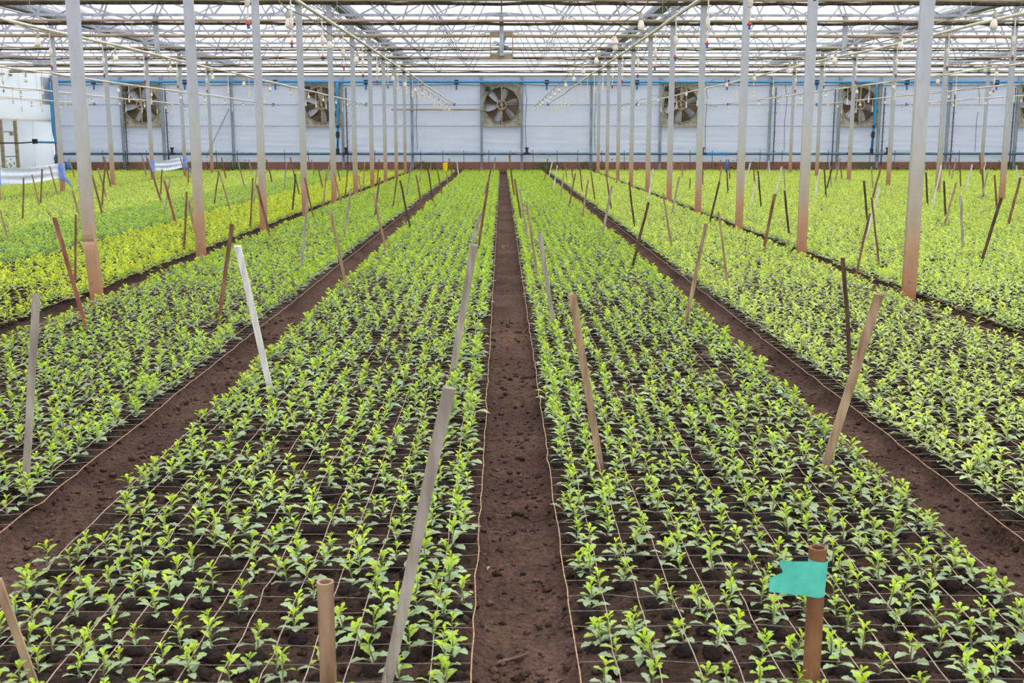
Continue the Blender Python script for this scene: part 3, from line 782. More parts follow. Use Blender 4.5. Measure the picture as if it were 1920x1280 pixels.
# ------------------------------------------------------------------ stakes: pixel of top, pixel where it enters the plants, width in pixels, finish
STAKES = [
 (68,547,50,880,14,'grey','b'),(102,408,158,600,8,'red','b'),(142,402,141,525,5,'brown','r'),(350,359,345,463,4.5,'brown','r'),(352,373,380,488,5,'tan','b'),
 (435,420,412,590,7.5,'brown','b'),(445,460,502,708,12,'white','b'),(577,373,565,497,5,'grey','r'),(620,397,650,540,5.5,'tan','b'),(658,353,645,449,4.5,'grey','r'),
 (843,722,733,1245,23,'grey','b'),(889,460,850,690,14,'grey','b'),(901,399,882,470,6.5,'grey','b'),(915,342,897,467,6,'brown','r'),(922,309,910,365,4,'brown','r'),
 (929,294,926,322,2.5,'grey','r'),(1073,552,1120,840,14,'tan','b'),(1012,437,1037,600,8,'grey','b'),(987,377,1008,514,5.5,'tan','r'),(975,353,989,445,4.5,'grey','r'),
 (965,336,977,409,4.5,'brown','r'),(955,291,964,366,4,'brown','r'),(1580,483,1594,675,9,'dark','r'),(1648,553,1555,850,17,'tan','b'),(1634,370,1648,496,4.5,'brown','r'),
 (1631,400,1604,518,5,'brown','r'),(1324,419,1287,595,8,'tan','r'),(1347,397,1364,528,5,'tan','r'),(1216,379,1187,496,5.5,'dark','r'),(1147,349,1129,443,4.5,'grey','b'),
 (1103,336,1092,404,3.8,'tan','r'),(1079,325,1067,385,3.2,'brown','r'),(1180,341,1189,424,4,'dark','r'),(1243,362,1259,464,4.2,'tan','r'),(1137,327,1146,394,3.4,'brown','r'),
 (1108,321,1116,377,3,'brown','r'),(1086,306,1092,357,2.8,'brown','r'),(1225,317,1215,374,3.2,'white','r'),(1274,331,1261,397,4,'grey','r'),(1045,310,1038,355,3,'white','r'),
 (1036,301,1029,333,2.8,'white','r'),(1027,297,1021,337,2.6,'brown','r'),(1059,306,1063,337,2.5,'tan','r'),(1070,306,1075,338,2.5,'brown','r'),(1057,325,1052,364,3,'grey','r'),
 (1162,306,1155,344,3,'tan','r'),(1187,311,1183,340,2.6,'tan','r'),(1264,304,1256,341,2.8,'tan','r'),(1255,342,1257,368,2.8,'brown','r'),(1278,302,1280,333,2.5,'tan','r'),
 (1317,304,1318,347,2.8,'brown','r'),(1294,334,1293,355,2.6,'brown','r'),(1349,340,1331,415,4.2,'dark','r'),(1354,312,1348,342,3,'tan','r'),(1362,299,1365,360,2.8,'dark','r'),
 (1366,299,1369,337,2.5,'brown','r'),(1407,305,1397,348,3.2,'white','r'),(1420,329,1407,387,3.2,'white','r'),(1421,320,1427,387,3.4,'dark','r'),(1412,302,1415,342,2.6,'brown','r'),
 (1466,312,1454,364,3.5,'white','r'),(1470,317,1472,355,2.6,'grey','r'),(1453,364,1432,467,5.6,'brown','b'),(1471,357,1479,439,4.8,'dark','r'),(1510,336,1501,378,3.6,'brown','r'),
 (1504,331,1510,394,3.8,'dark','r'),(1538,317,1527,372,3.6,'white','r'),(1545,316,1549,368,3.2,'dark','r'),(1560,316,1550,353,3,'dark','r'),(1555,304,1559,351,2.6,'grey','r'),
 (1575,297,1566,337,2.4,'tan','r'),(1576,304,1578,334,2.4,'brown','r'),(1397,291,1390,324,2.4,'tan','r'),(1441,301,1443,324,2.6,'white','r'),(1515,295,1507,326,2.4,'brown','r'),
 (1620,339,1626,411,4.4,'dark','r'),(1651,316,1636,370,4,'brown','r'),(1650,349,1624,445,4.6,'white','r'),(1634,312,1637,355,2.8,'grey','r'),(1735,308,1726,357,3.2,'grey','r'),
 (1736,323,1739,381,3.6,'dark','r'),(1765,310,1748,391,3.6,'white','r'),(1770,339,1773,405,4.2,'dark','r'),(1793,342,1771,422,4,'tan','r'),(1801,365,1806,466,5,'grey','b'),
 (1878,370,1839,494,5.8,'dark','b'),(1913,333,1891,417,5,'brown','r'),(1865,328,1870,392,4,'brown','r'),(1842,317,1844,370,3.4,'brown','r'),(1852,321,1840,374,3,'grey','r'),
 (1823,308,1812,353,3.2,'white','r'),(1793,297,1784,336,2.6,'grey','r'),(1800,306,1801,350,2.8,'brown','r'),(1726,301,1715,342,2.8,'brown','r'),(1713,299,1713,337,2.4,'brown','r'),
 (1779,295,1781,330,2.4,'tan','r'),(1848,302,1844,328,2.6,'white','r'),(1906,310,1907,337,2.8,'white','r'),(1837,291,1839,328,2.4,'brown','r'),(1883,304,1881,331,2.4,'tan','r'),
 (60,327,75,387,3.2,'tan','r'),(79,317,76,381,3.2,'brown','r'),(93,311,108,366,3.2,'tan','r'),(136,358,148,402,4.2,'tan','r'),(172,327,192,400,4,'brown','r'),
 (183,315,200,370,3.4,'tan','r'),(197,308,191,387,3.6,'brown','r'),(195,294,208,351,3,'brown','r'),(129,297,140,333,2.8,'tan','r'),(276,297,302,378,3.8,'brown','r'),
 (304,317,301,368,3,'brown','r'),(308,339,330,419,4.6,'red','b'),(319,333,308,400,2.8,'grey','r'),(338,295,350,333,2.6,'tan','r'),(354,310,353,343,2.8,'brown','r'),
 (357,301,365,330,2.8,'tan','r'),(266,291,275,332,2.6,'tan','r'),(410,321,402,381,3,'brown','r'),(411,323,432,394,3.6,'tan','r'),(415,295,424,336,2.6,'brown','r'),
 (447,304,459,352,3,'tan','r'),(474,334,469,424,3.8,'brown','r'),(482,347,506,441,5,'brown','b'),(500,299,510,342,3,'brown','r'),(481,317,476,381,2.6,'grey','r'),
 (554,326,548,394,3.6,'dark','r'),(571,333,587,404,3.6,'brown','r'),(544,295,561,363,3,'brown','r'),(537,304,533,353,2.6,'grey','r'),(595,306,605,352,2.8,'brown','r'),
 (612,317,607,379,3,'tan','r'),(626,323,640,384,3.2,'tan','r'),(619,299,613,337,2.6,'grey','r'),(652,316,648,362,2.8,'brown','r'),(684,304,681,347,2.6,'tan','r'),
 (672,329,678,364,2.8,'tan','r'),(632,312,638,341,2.4,'brown','r'),(466,299,473,326,2.4,'grey','r'),(584,299,589,328,2.4,'tan','r'),(750,338,768,420,4.2,'dark','r'),
 (780,328,793,394,3.4,'brown','r'),(802,316,812,377,3.2,'dark','r'),(819,310,828,363,2.8,'brown','r'),(835,304,840,348,2.6,'tan','r'),(842,297,850,338,2.6,'brown','r'),
 (856,302,860,327,2.8,'white','r'),(745,331,737,387,3.2,'brown','r'),(771,310,763,364,3,'grey','r'),(712,332,703,406,3.6,'brown','r'),(700,362,723,465,5.4,'tan','r'),
 (791,308,787,340,2.6,'tan','r'),(808,304,805,334,2.4,'tan','r'),(711,299,707,346,2.6,'brown','r'),(-6,1084,44,1224,17,'tan','b'),(0,393,15,448,3.6,'tan','r'),(44,333,43,410,3.4,'brown','r'),
]
CNAME = {'grey': 'weathered grey', 'tan': 'pale tan', 'brown': 'brown', 'dark': 'dark brown', 'white': 'white painted', 'red': 'reddish brown'}
recs = []
for (tx, ty, bx_, by, w, c, shp) in STAKES:
    P0, zc = ground_at(bx_, by, .10)
    if P0.y > 49.9:
        P0 = at_depth(bx_, by, 49.9); P0.z = max(P0.z, .05)
    P1 = at_depth(tx, ty, P0.y)
    P0z = P0 + (P0 - P1).normalized() * (.14)
    recs.append([P0z, P1, max(w, 2.3) * zc / F, c, shp, bed_of(P0.x)])
order = {}
for i in sorted(range(len(recs)), key=lambda i: recs[i][0].y):
    order.setdefault(recs[i][5], []).append(i)
stake_obj = {}
for i, (A, B, w, c, shp, b) in enumerate(recs):
    rr = random.Random(200 + i)
    base = Vector((A.x, A.y, A.z)); d = B - A
    mb = MB()
    if shp == 'b':                       # flat sawn lath with an uneven worn top
        th = w * .30; n = 5; vs = []
        ax = Vector((1, 0, 0)); ay = Vector((0, 1, 0))
        for k in range(n + 1):
            t_ = k / n; cen = d * t_ + Vector((rr.uniform(-.06, .06) * w, 0, 0)) * (0 < k < n)
            ww = w * (.94 + .06 * t_)
            for sx, sy in ((-1, -1), (1, -1), (1, 1), (-1, 1)):
                z_ = rr.uniform(-.35, .25) * w if k == n else 0
                vs.append(cen + ax * sx * ww / 2 + ay * sy * th / 2 + Vector((0, 0, z_)))
        fs = []
        for k in range(n):
            for j in range(4):
                j2 = (j + 1) % 4
                fs.append((4*k+j, 4*k+j2, 4*k+4+j2, 4*k+4+j))
        fs += [(3, 2, 1, 0), (4*n, 4*n+1, 4*n+2, 4*n+3)]
        mb.add(vs, fs)
    else:                                # cut stick, a little crooked
        n = 5; pts = []; rs = []
        for k in range(n + 1):
            t_ = k / n
            pts.append(d * t_ + Vector((rr.uniform(-.13, .13) * w, rr.uniform(-.13, .13) * w, 0)) * (0 < k < n)); rs.append(w / 2 * rr.uniform(.9, 1.08) * (1 - .1 * t_))
        mb.tube(pts, rs, 6)
    o = mb.build('stake', ST[c], None, False)
    o.location = base
    lean = math.degrees(math.atan2(d.x, d.z))
    lw = 'leaning right' if lean > 3 else 'leaning left' if lean < -3 else 'upright'
    k = order[b].index(i) + 1
    tag(o, f'{CNAME[c]} wooden stake {lw}, {nth(k)} nearest stake in {BEDS[b][2]}', 'stake', 'stakes in the beds')
    stake_obj[i] = (o, B)
# short hollow pipes in the foreground
def hollow(name, px_t, py_t, py_px, Y, m_, lab, rim):
    P1 = at_depth(px_t, py_t, Y); zc = project(P1.x, P1.y, P1.z)[2]
    r = py_px * zc / F / 2
    t = empty(name, (P1.x + .004, Y, 0))
    prof = [(r, -.12), (r * 1.02, P1.z * .5), (r, P1.z - rim), (r * 1.04, P1.z - rim), (r * 1.06, P1.z), (r * .74, P1.z), (r * .74, P1.z - .3)]
    MB().lathe(prof, 24, None, True).build('pipe', m_, t, False)
    tag(t, lab, 'pipe stake', 'hollow pipe stakes in the foreground')
    return t, P1, r
pa, PA, ra = hollow('pipe_stake', 607, 1090, 31, 2.93, M['bamboo'], 'short hollow pale brown pipe standing in bed left of central path', .02)
pb, PB, rb_ = hollow('pipe_stake', 1531, 1026, 32, 2.93, M['rust_pipe'], 'short hollow rusty pipe with turquoise tape flag in right foreground', .03)
# tape flag: wraps the pipe and sticks out to the left with a torn end
flag = empty('tape_flag', (pb.location.x, pb.location.y, PB.z - .085))
zc = project(PB.x, PB.y, PB.z)[2]; s_ = zc / F
mb = MB(); R_ = rb_ * 1.14; n = 20; vs = []; H_ = .052
for k in range(n + 1):
    t_ = 2 * math.pi * k / n
    vs += [(R_ * math.cos(t_), R_ * math.sin(t_), -H_), (R_ * math.cos(t_), R_ * math.sin(t_), H_)]
mb.add(vs, [(2*k, 2*k+2, 2*k+3, 2*k+1) for k in range(n)])
mb.build('wrap', M['turq'], flag, True)
prof = [(-R_ * .2, -H_, H_), (-.045, -H_ * .88, H_ * .98), (-.08, -H_ * .86, H_ * 1.0), (-.105, -H_ * .78, H_ * 1.02), (-.118, -H_ * .70, H_ * 1.05)]
for yo in (-.0022, .0022):
    mb = MB(); vs = []
    nz = 6
    for i, (x, za, zb) in enumerate(prof):
        for j in range(nz):
            u = j / (nz - 1)
            xx = x
            if i == len(prof) - 1:
                xx = x - (.022 if u < .5 else -.004) + (.012 if abs(u - .6) < .12 else 0)
            vs.append((xx, -R_ * .86 + yo + .004 * math.sin(x * 60 + u * 3), za + (zb - za) * u))
    fs = [(i*nz+j, (i+1)*nz+j, (i+1)*nz+j+1, i*nz+j+1) for i in range(len(prof) - 1) for j in range(nz - 1)]
    mb.add(vs, fs); mb.build('tape_end', M['turq'], flag, True)
flag.rotation_euler = (0, .05, .06)
tag(flag, 'turquoise tape flag wrapped around the rusty pipe', 'tape flag')
# sticky cards clipped to stakes
for si, lab, nm in ((None, 'yellow sticky card on a stake at the far end left of centre', 835), (None, 'yellow sticky card by the far right posts', 1883)):
    i = min(range(len(STAKES)), key=lambda k: abs(STAKES[k][0] - nm) + abs(STAKES[k][1] - 304))
    B = recs[i][1]
    c = MB()
    vs = []; hw = .07
    pr = [(-hw, .10), (hw, .12), (hw, -.06), (hw * .4, -.15), (-hw * .5, -.14), (-hw * .95, -.05)]
    for yy in (-.008, .008): vs += [(x, yy, z) for x, z in pr]
    k = len(pr)
    c.add(vs, [tuple(range(k)), tuple(reversed(range(k, 2 * k)))] + [(j, j + k, (j + 1) % k + k, (j + 1) % k) for j in range(k)])
    o = c.build('sticky_card', M['yellow'], None); o.location = (B.x, B.y - .03, B.z - .12)
    tag(o, lab, 'sticky card', 'yellow sticky cards')
o = MB().tube([(0, 0, 0), (.02, 0, -.12), (.01, 0, -.32)], [.02, .035, .03], 6, True, (1, .5)).build('plastic_strip', M['bluep'], None, True)
P = min((r_[1] for r_ in recs), key=lambda q: abs(project(q.x, q.y, q.z)[0] - 1362) + abs(project(q.x, q.y, q.z)[1] - 299)); o.location = (P.x, P.y - .01, P.z - .02)
tag(o, 'small blue plastic strip tied to a stake right of centre', 'strip')
# thin rods along the end wall
rod = MB().tube([(0, 0, -.1), (0.004, 0, .5), (0, 0, .96)], .014, 5).mesh('thin_rod'); rod.materials.append(M['conduit'])
rx = np.arange(-18.6, 23.6, 1.0)
for k, x in enumerate(rx):
    o = link('thin_rod', rod); o.location = (x + random.uniform(-.08, .08), 50.0, 0); o.rotation_euler = (0, random.uniform(-.03, .03), 0)
    tag(o, f'thin dark rod before the brick plinth, {nth(k + 1)} from the left corner', 'rod', 'thin rods along the end wall')

# ------------------------------------------------------------------ white cloths tied between posts
def banner(xa, ya, xb, yb, za, zb, hh, lab):
    t = empty('cloth_banner', (xa, ya, 0))
    nx, nz = 24, 9; A = Vector((0, 0, 0)); Bv = Vector((xb - xa, yb - ya, 0))
    for side in (0, 1):
        vs = []
        for i in range(nx):
            u = i / (nx - 1)
            for j in range(nz):
                v = j / (nz - 1)
                z = za[0] + (zb[0] - za[0]) * u + v * ((za[1] - za[0]) * (1 - u) + (zb[1] - zb[0]) * u) - .05 * math.sin(math.pi * u)
                y = .03 * math.sin(v * 14 + u * 2) * math.sin(math.pi * (.1 + .8 * u))
                p = Bv * u
                vs.append((p.x + y - .06 + .004 * side, p.y - .06, z))
        fs = [(i*nz+j, (i+1)*nz+j, (i+1)*nz+j+1, i*nz+j+1) for i in range(nx - 1) for j in range(nz - 1)]
        if side: fs = [tuple(reversed(f)) for f in fs]
        MB().add(vs, fs).build('cloth' if side == 0 else 'cloth_back', M['cloth'], t, True)
    for (px, py, z0, z1) in ((0, 0, za[0], za[1]), (Bv.x, Bv.y, zb[0], zb[1])):
        mb = MB().box(px - .075, px + .075, py - .065, py + .065, z0 - .04, z1)
        mb.build('tie_wrap', M['cloth_blue'], t)
    MB().tube([(Bv.x + .06, Bv.y - .07, zb[0]), (Bv.x + .2, Bv.y - .1, zb[0] - .1), (Bv.x + .26, Bv.y - .1, zb[0] - .22)], [.05, .06, .02], 5, True, (.3, 1)).build('loose_end', M['cloth_blue'], t)
    tag(t, lab, 'cloth', 'cloths tied between posts')
def hz(px, py, Y): return at_depth(px, py, Y).z
banner(-12, YN(4), -12, YN(5), (hz(2, 346, YN(4)), hz(2, 314, YN(4))), (hz(121, 333, YN(5)), hz(121, 306, YN(5))), .4, 'white cloth strip tied between two posts at left edge')
banner(-12, YN(7), -12, YN(8), (hz(288, 320, YN(7)), hz(288, 301, YN(7))), (hz(348, 313, YN(8)), hz(348, 294, YN(8))), .4, 'smaller white cloth strip tied between posts further back')

# ------------------------------------------------------------------ support nets of twine over the near beds
def net(bi, ylong, ycross, full):
    x0, x1, ph, tone = BEDS[bi]
    x0 -= .10 if bi == 11 else -.03 if bi == 0 else .03; x1 += .10 if bi == 1 else -.03 if bi == 10 else .03
    quiet = 0 if bi == 0 else 1 if bi == 10 else None       # side whose outer string lies hidden in the plants
    nc = round((x1 - x0) / .12); dx = (x1 - x0) / nc
    t = empty('support_net', (0, 0, 0))
    rr = np.random.default_rng(300 + bi)
    zn = .062
    for k in range(nc + 1):
        edge = k in (0, nc) and not (quiet == 0 and k == 0) and not (quiet == 1 and k == nc)
        if not edge and not full: continue
        yend = 50.0 if edge else ylong
        step = .12 if yend <= 25 or True else .3
        yy = np.arange(2.15, yend, step if not edge else .12)
        jx = rr.normal(0, .0028, len(yy)); jz = rr.normal(0, .003, len(yy)) + .003 * np.sin(yy * 1.3 + k)
        far = yy > 14
        keep = ~far | (np.arange(len(yy)) % 4 == 0)
        pts = [(x0 + dx * k + a, y, zn + b) for a, y, b, q in zip(jx, yy, jz, keep) if q]
        MB().tube(pts, .0025 if edge else .0017, 4, False).build('edge_string' if edge else 'string', M['twine_tan' if edge else 'twine'], t, True)
    if full:
        mb = MB()
        y = 2.2
        while y < ycross:
            pts = [(x0 + dx * k, y + rr.normal(0, .004), zn + .003 + rr.normal(0, .003)) for k in range(0, nc + 1, 1 if y < 8 else 2)]
            mb.tube(pts, .0014, 3, False); y += .12
        c = mb.build('cross_strings', M['twine_grey'], t); tag(c, kind='stuff')
    tag(t, f'twine support net stretched low over {ph}', 'net', 'twine support nets')
net(0, 24, 16, True); net(10, 24, 16, True); net(1, 24, 13, True); net(11, 24, 13, True)
net(2, 24, 10, False); net(12, 24, 10, False)

# ------------------------------------------------------------------ seedlings
TONE = {  # young top leaves, middle, older lower leaves, stem
 'mid':    [lin(178, 205, 38), lin(162, 191, 72), lin(162, 186, 138), lin(144, 148, 104)],
 'fresh':  [lin(199, 217, 80), lin(184, 207, 96), lin(178, 200, 140), lin(150, 158, 104)],
 'yellow': [lin(206, 218, 50), lin(192, 210, 62), lin(172, 196, 106), lin(150, 156, 86)],
 'blue':   [lin(178, 206, 66), lin(158, 192, 86), lin(154, 182, 126), lin(134, 144, 100)],
}
# leaf outline: t along the blade, half width (lobed like a young chrysanthemum leaf)
LT = [0, .18, .36, .48, .62, .72, .86, 1.0]
LW = [.03, .045, .135, .10, .195, .145, .125, .0]
def leaf_geo(lod):
    """unit leaf along +x with the tip drooping; returns verts, tris"""
    if lod == 0: sel = range(8)
    elif lod == 1: sel = (0, 2, 4, 7)
    else: sel = None
    vs = []; ts = []
    def pt(t, u, w):
        return (t * (1 - .10 * t), u * w * 1.15, -.42 * t * t + .20 * t + abs(u) * w * .35)
    if sel is None:
        vs = [pt(0, 0, 0), pt(.55, 1, .22), pt(1, 0, 0), pt(.55, -1, .22)]
        return np.array(vs), [(0, 3, 2), (0, 2, 1)]
    prev = None
    for i in sel:
        t, w = LT[i], LW[i]
        if i == 7:
            a = len(vs); vs.append(pt(t, 0, 0)); l, c, r = prev
            ts += [(l, a, c), (c, a, r)] ; break
        l = len(vs); vs += [pt(t, 1, w), pt(t, 0, 0), pt(t, -1, w)]
        cur = (l, l + 1, l + 2)
        if prev:
            for a, b, c2, d_ in ((prev[0], prev[1], cur[0], cur[1]), (prev[1], prev[2], cur[1], cur[2])):
                ts += [(a, c2, b), (b, c2, d_)]
        prev = cur
    return np.array(vs), ts
def leaf_xform(az, el, L, z, roll=0.0):
    return Matrix.Translation((0, 0, z)) @ Matrix.Rotation(az, 4, 'Z') @ Matrix.Rotation(-el, 4, 'Y') @ Matrix.Rotation(roll, 4, 'X') @ Matrix.Diagonal((L, L, L, 1))
def plan(seed, far=False):
    """leaf positions of one seedling variant: (class, matrix)"""
    r = random.Random(seed); out = []
    az = r.uniform(0, 6.28)
    h = r.uniform(.088, .105)
    for k in range(3):
        out.append((2, leaf_xform(az, r.uniform(.1, .55), r.uniform(.056, .074), .018 + .012 * k, r.uniform(-.3, .3)))); az += 2.2 + r.uniform(-.3, .3)
    for k in range(3):
        out.append((1, leaf_xform(az, r.uniform(.35, .85), r.uniform(.046, .060), h * (.5 + .14 * k), r.uniform(-.3, .3)))); az += 2.3 + r.uniform(-.3, .3)
    for k in range(4):
        out.append((0, leaf_xform(az, r.uniform(.6, 1.15), r.uniform(.026, .037), h * (.86 + .05 * k), r.uniform(-.3, .3)))); az += 2.4
    return h, out
NVAR = 6
PLANS = [plan(400 + i) for i in range(NVAR)]
def block_geo(seed, sub):
    """lumpy block of dark peat that the seedling is rooted in"""
    r = random.Random(seed); n = 7 if sub else 5; vs = []; ts = []
    rings = [(.038, -.03), (.043, .004), (.026, .018)] if sub else [(.042, -.03), (.030, .014)]
    for q, (rad, z) in enumerate(rings):
        for k in range(n):
            a = 2 * math.pi * k / n + .3 * q; f = r.uniform(.75, 1.2)
            vs.append((rad * f * math.cos(a), rad * f * math.sin(a), z + r.uniform(-.006, .006)))
    for q in range(len(rings) - 1):
        for k in range(n):
            k2 = (k + 1) % n; a, b, c, d_ = q*n+k, q*n+k2, (q+1)*n+k2, (q+1)*n+k
            ts += [(a, b, c), (a, c, d_)]
    top = len(vs); vs.append((0, 0, rings[-1][1] + .004))
    for k in range(n): ts.append(((len(rings)-1)*n+k, (len(rings)-1)*n+(k+1) % n, top))
    return np.array(vs), ts
def stem_geo(h, n=4, bend=.006):
    vs = []; ts = []
    pts = [(0, 0, -.01), (bend, 0, h * .4), (-bend * .3, bend * .5, h * .75), (0, 0, h)]
    rad = [.0026, .0024, .002, .0012]
    for (x, y, z), r_ in zip(pts, rad):
        for k in range(n): vs.append((x + r_ * math.cos(6.2832 * k / n), y + r_ * math.sin(6.2832 * k / n), z))
    for q in range(3):
        for k in range(n):
            k2 = (k + 1) % n; a, b, c, d_ = q*n+k, q*n+k2, (q+1)*n+k2, (q+1)*n+k
            ts += [(a, b, c), (a, c, d_)]
    return np.array(vs), ts
def template(vi, lod):
    """merged seedling: verts, tris, class per vertex (0..3 leaf tones, 4 peat), material per tri"""
    h, lv = PLANS[vi]; V = []; T = []; Cc = []; Mi = []; o = 0
    Lg = leaf_geo({0: 0, 1: 1, 2: 2, 3: 2}[lod])
    use = lv
    if lod == 3: use = [lv[0], lv[2], lv[3], lv[4], lv[6], lv[7], lv[8]]
    big = {0: 1.0, 1: 1.02, 2: 1.12, 3: 1.3}[lod]
    for cls, X in use:
        A = np.array(X); v = (Lg[0] * big) @ A[:3, :3].T + A[:3, 3]
        V.append(v); T += [tuple(i + o for i in t_) for t_ in Lg[1]]; Mi += [0] * len(Lg[1]); Cc += [cls] * len(v); o += len(v)
    if lod <= 1:
        v, t_ = stem_geo(h, 3 if lod else 4); V.append(v); T += [tuple(i + o for i in q) for q in t_]; Mi += [0] * len(t_); Cc += [3] * len(v); o += len(v)
        v, t_ = block_geo(600 + vi, lod == 0); V.append(v); T += [tuple(i + o for i in q) for q in t_]; Mi += [1] * len(t_); Cc += [4] * len(v); o += len(v)
    return np.concatenate(V), np.array(T), np.array(Cc), np.array(Mi)
TPL = {(v, l): template(v, l) for v in range(NVAR) for l in range(4)}

# where the seedlings stand: one per cell of the net, two along the edge rows
near = []; bedpts = {}
for bi, (x0, x1, ph, tone) in enumerate(BEDS):
    r = np.random.default_rng(900 + bi)
    nc = round((x1 - x0) / .12); dx = (x1 - x0) / nc
    nrow = int((50.0 - 2.2) / .12)
    K, J = np.meshgrid(np.arange(nc), np.arange(nrow)); K = K.ravel(); J = J.ravel()
    X = x0 + dx * (K + .5) + r.normal(0, .017, K.size); Y = 2.26 + .12 * J + r.normal(0, .018, K.size)
    keep = r.random(K.size) > np.where(vnoise(X * 2.2, Y * 1.6, 40 + bi) > .68, .30, np.interp(Y, [3.3, 5.5], [.15, .02]))
    # edge rows are set twice as close
    ed = (K == 0) | (K == nc - 1) | (K == (1 if x0 > 0 else nc - 2))
    K2 = K[ed]; J2 = J[ed]; X2 = x0 + dx * (K2 + .5) + r.normal(0, .02, K2.size); Y2 = 2.32 + .12 * J2 + r.normal(0, .015, K2.size)
    k2 = r.random(K2.size) < .55
    X = np.concatenate([X[keep], X2[k2]]); Y = np.concatenate([Y[keep], Y2[k2]])
    pxx, pyy, zc = project(X, Y, .08)
    mg = 120 + 1.4 * F / np.maximum(zc, 1)
    ok = (pxx > -mg) & (pxx < 1920 + mg) & (pyy < 1280 + 140)
    X, Y = X[ok], Y[ok]
    if len(X) == 0: continue
    pxx, pyy, zc = project(X, Y, .06)
    n = len(X)
    D = dict(x=X, y=Y, px=pxx, py=pyy, zc=zc, rot=r.uniform(0, 6.283, n), sc=(r.normal(1.0, .11, n).clip(.7, 1.3) * np.interp(Y, [3.2, 6.5], [.95, 1.07])), var=r.integers(0, NVAR, n),
             tone=r.normal(1, .12, n).clip(.75, 1.25), tx=r.normal(0, .12, n), ty=r.normal(0, .12, n), single=np.zeros(n, bool))
    D['z'] = soil_height(X, Y)[0]
    bedpts[bi] = D
# the 300 that show largest become plants of their own
cand = []
for bi, D in bedpts.items():
    for i in np.nonzero((D['px'] > 6) & (D['px'] < 1914) & (D['py'] < 1300) & (D['zc'] < 9))[0]:
        cand.append((D['zc'][i], bi, i))
cand.sort(); cand = cand[:300]
for _, bi, i in cand: bedpts[bi]['single'][i] = True

# shared part meshes for the single seedlings, in a few tones
LG = leaf_geo(0)
def part_leaf(cls, tone, ti):
    c = np.array(TONE[tone][cls][:3]) * (0.88, 1.0, 1.12)[ti]
    me = fast_mesh('leaf', LG[0], np.array(LG[1]), np.tile(c, (len(LG[0]), 1))); me.materials.append(M['leaf']); return me
SEED = {}
def seed_parts(v, tone, ti):
    key = (v, tone, ti)
    if key not in SEED:
        h, lv = PLANS[v]
        lm = {c: part_leaf(c, tone, ti) for c in (0, 1, 2)} if ('lm', tone, ti) not in SEED else SEED[('lm', tone, ti)]
        SEED[('lm', tone, ti)] = lm
        sv, st_ = stem_geo(h, 5); sm = fast_mesh('stem', sv, np.array(st_), np.tile(np.array(TONE[tone][3][:3]), (len(sv), 1))); sm.materials.append(M['leaf'])
        bv, bt = block_geo(600 + v, True); bm_ = fast_mesh('root_block', bv, np.array(bt), None, None, False); bm_.materials.append(M['peat'])
        SEED[key] = [('stem', sm, Matrix.Identity(4)), ('root_block', bm_, Matrix.Identity(4))] + [('leaf', lm[c], X) for c, X in lv]
    return SEED[key]
rows = {}
for _, bi, i in cand:
    D = bedpts[bi]; rows.setdefault((bi, int(round((D['y'][i] - 2.2) / .12))), []).append(i)
minrow = {}
for (bi, rw) in rows: minrow[bi] = min(minrow.get(bi, 999), rw)
for (bi, rw), ii in sorted(rows.items()):
    D = bedpts[bi]; ii.sort(key=lambda i: abs(D['x'][i] - .06))
    for rank, i in enumerate(ii):
        t = empty('seedling', (D['x'][i], D['y'][i], D['z'][i]))
        t.rotation_euler = (D['tx'][i], D['ty'][i], D['rot'][i]); s_ = D['sc'][i]; t.scale = (s_, s_, s_)
        ti = 0 if D['tone'][i] < .95 else 2 if D['tone'][i] > 1.06 else 1
        for nm, me, X in seed_parts(int(D['var'][i]), BEDS[bi][3], ti):
            o = link(nm, me, t); o.matrix_local = X
        tag(t, f'young leafy seedling, {nth(rank + 1)} from path in {nth(rw - minrow[bi] + 1)} visible row, {BEDS[bi][2]}', 'seedling', 'seedlings in the nearest rows')
# all the others: one planting per bed
for bi, D in bedpts.items():
    V = []; T = []; C = []; Mi = []; o = 0
    cols5 = np.array([c[:3] for c in TONE[BEDS[bi][3]]] + [(.02, .015, .012)])
    lodv = np.where(D['zc'] < 5.6, 0, np.where(D['zc'] < 11.5, 1, np.where(D['zc'] < 24, 2, 3)))
    for v in range(NVAR):
        for l in range(4):
            m_ = (D['var'] == v) & (lodv == l) & ~D['single']
            n = int(m_.sum())
            if not n: continue
            tv, tt, tc, tm = TPL[(v, l)]
            c, s_ = np.cos(D['rot'][m_]), np.sin(D['rot'][m_]); sc = D['sc'][m_]
            x = (tv[None, :, 0] * c[:, None] - tv[None, :, 1] * s_[:, None]); y = (tv[None, :, 0] * s_[:, None] + tv[None, :, 1] * c[:, None]); z = np.repeat(tv[None, :, 2], n, 0)
            x = x + z * D['tx'][m_][:, None]; y = y + z * D['ty'][m_][:, None]
            P = np.stack([x * sc[:, None] + D['x'][m_][:, None], y * sc[:, None] + D['y'][m_][:, None], z * sc[:, None] + D['z'][m_][:, None]], -1)
            V.append(P.reshape(-1, 3)); nv = len(tv)
            T.append((tt[None] + (np.arange(n) * nv)[:, None, None] + o).reshape(-1, 3)); o += n * nv
            col = cols5[tc][None] * D['tone'][m_][:, None, None]
            C.append(col.reshape(-1, 3)); Mi.append(np.tile(tm, n))
    if not V: continue
    me = fast_mesh('seedling_rows', np.concatenate(V), np.concatenate(T), np.concatenate(C), np.concatenate(Mi))
    me.materials.append(M['leaf']); me.materials.append(M['peat'])
    ob = link('seedling_rows', me)
    look = {'mid': 'green', 'fresh': 'fresh green', 'yellow': 'yellow-green', 'blue': 'darker green'}[BEDS[bi][3]]
    tag(ob, f'dense {look} rows of young seedlings filling {BEDS[bi][2]}', 'seedlings', None, 'stuff')

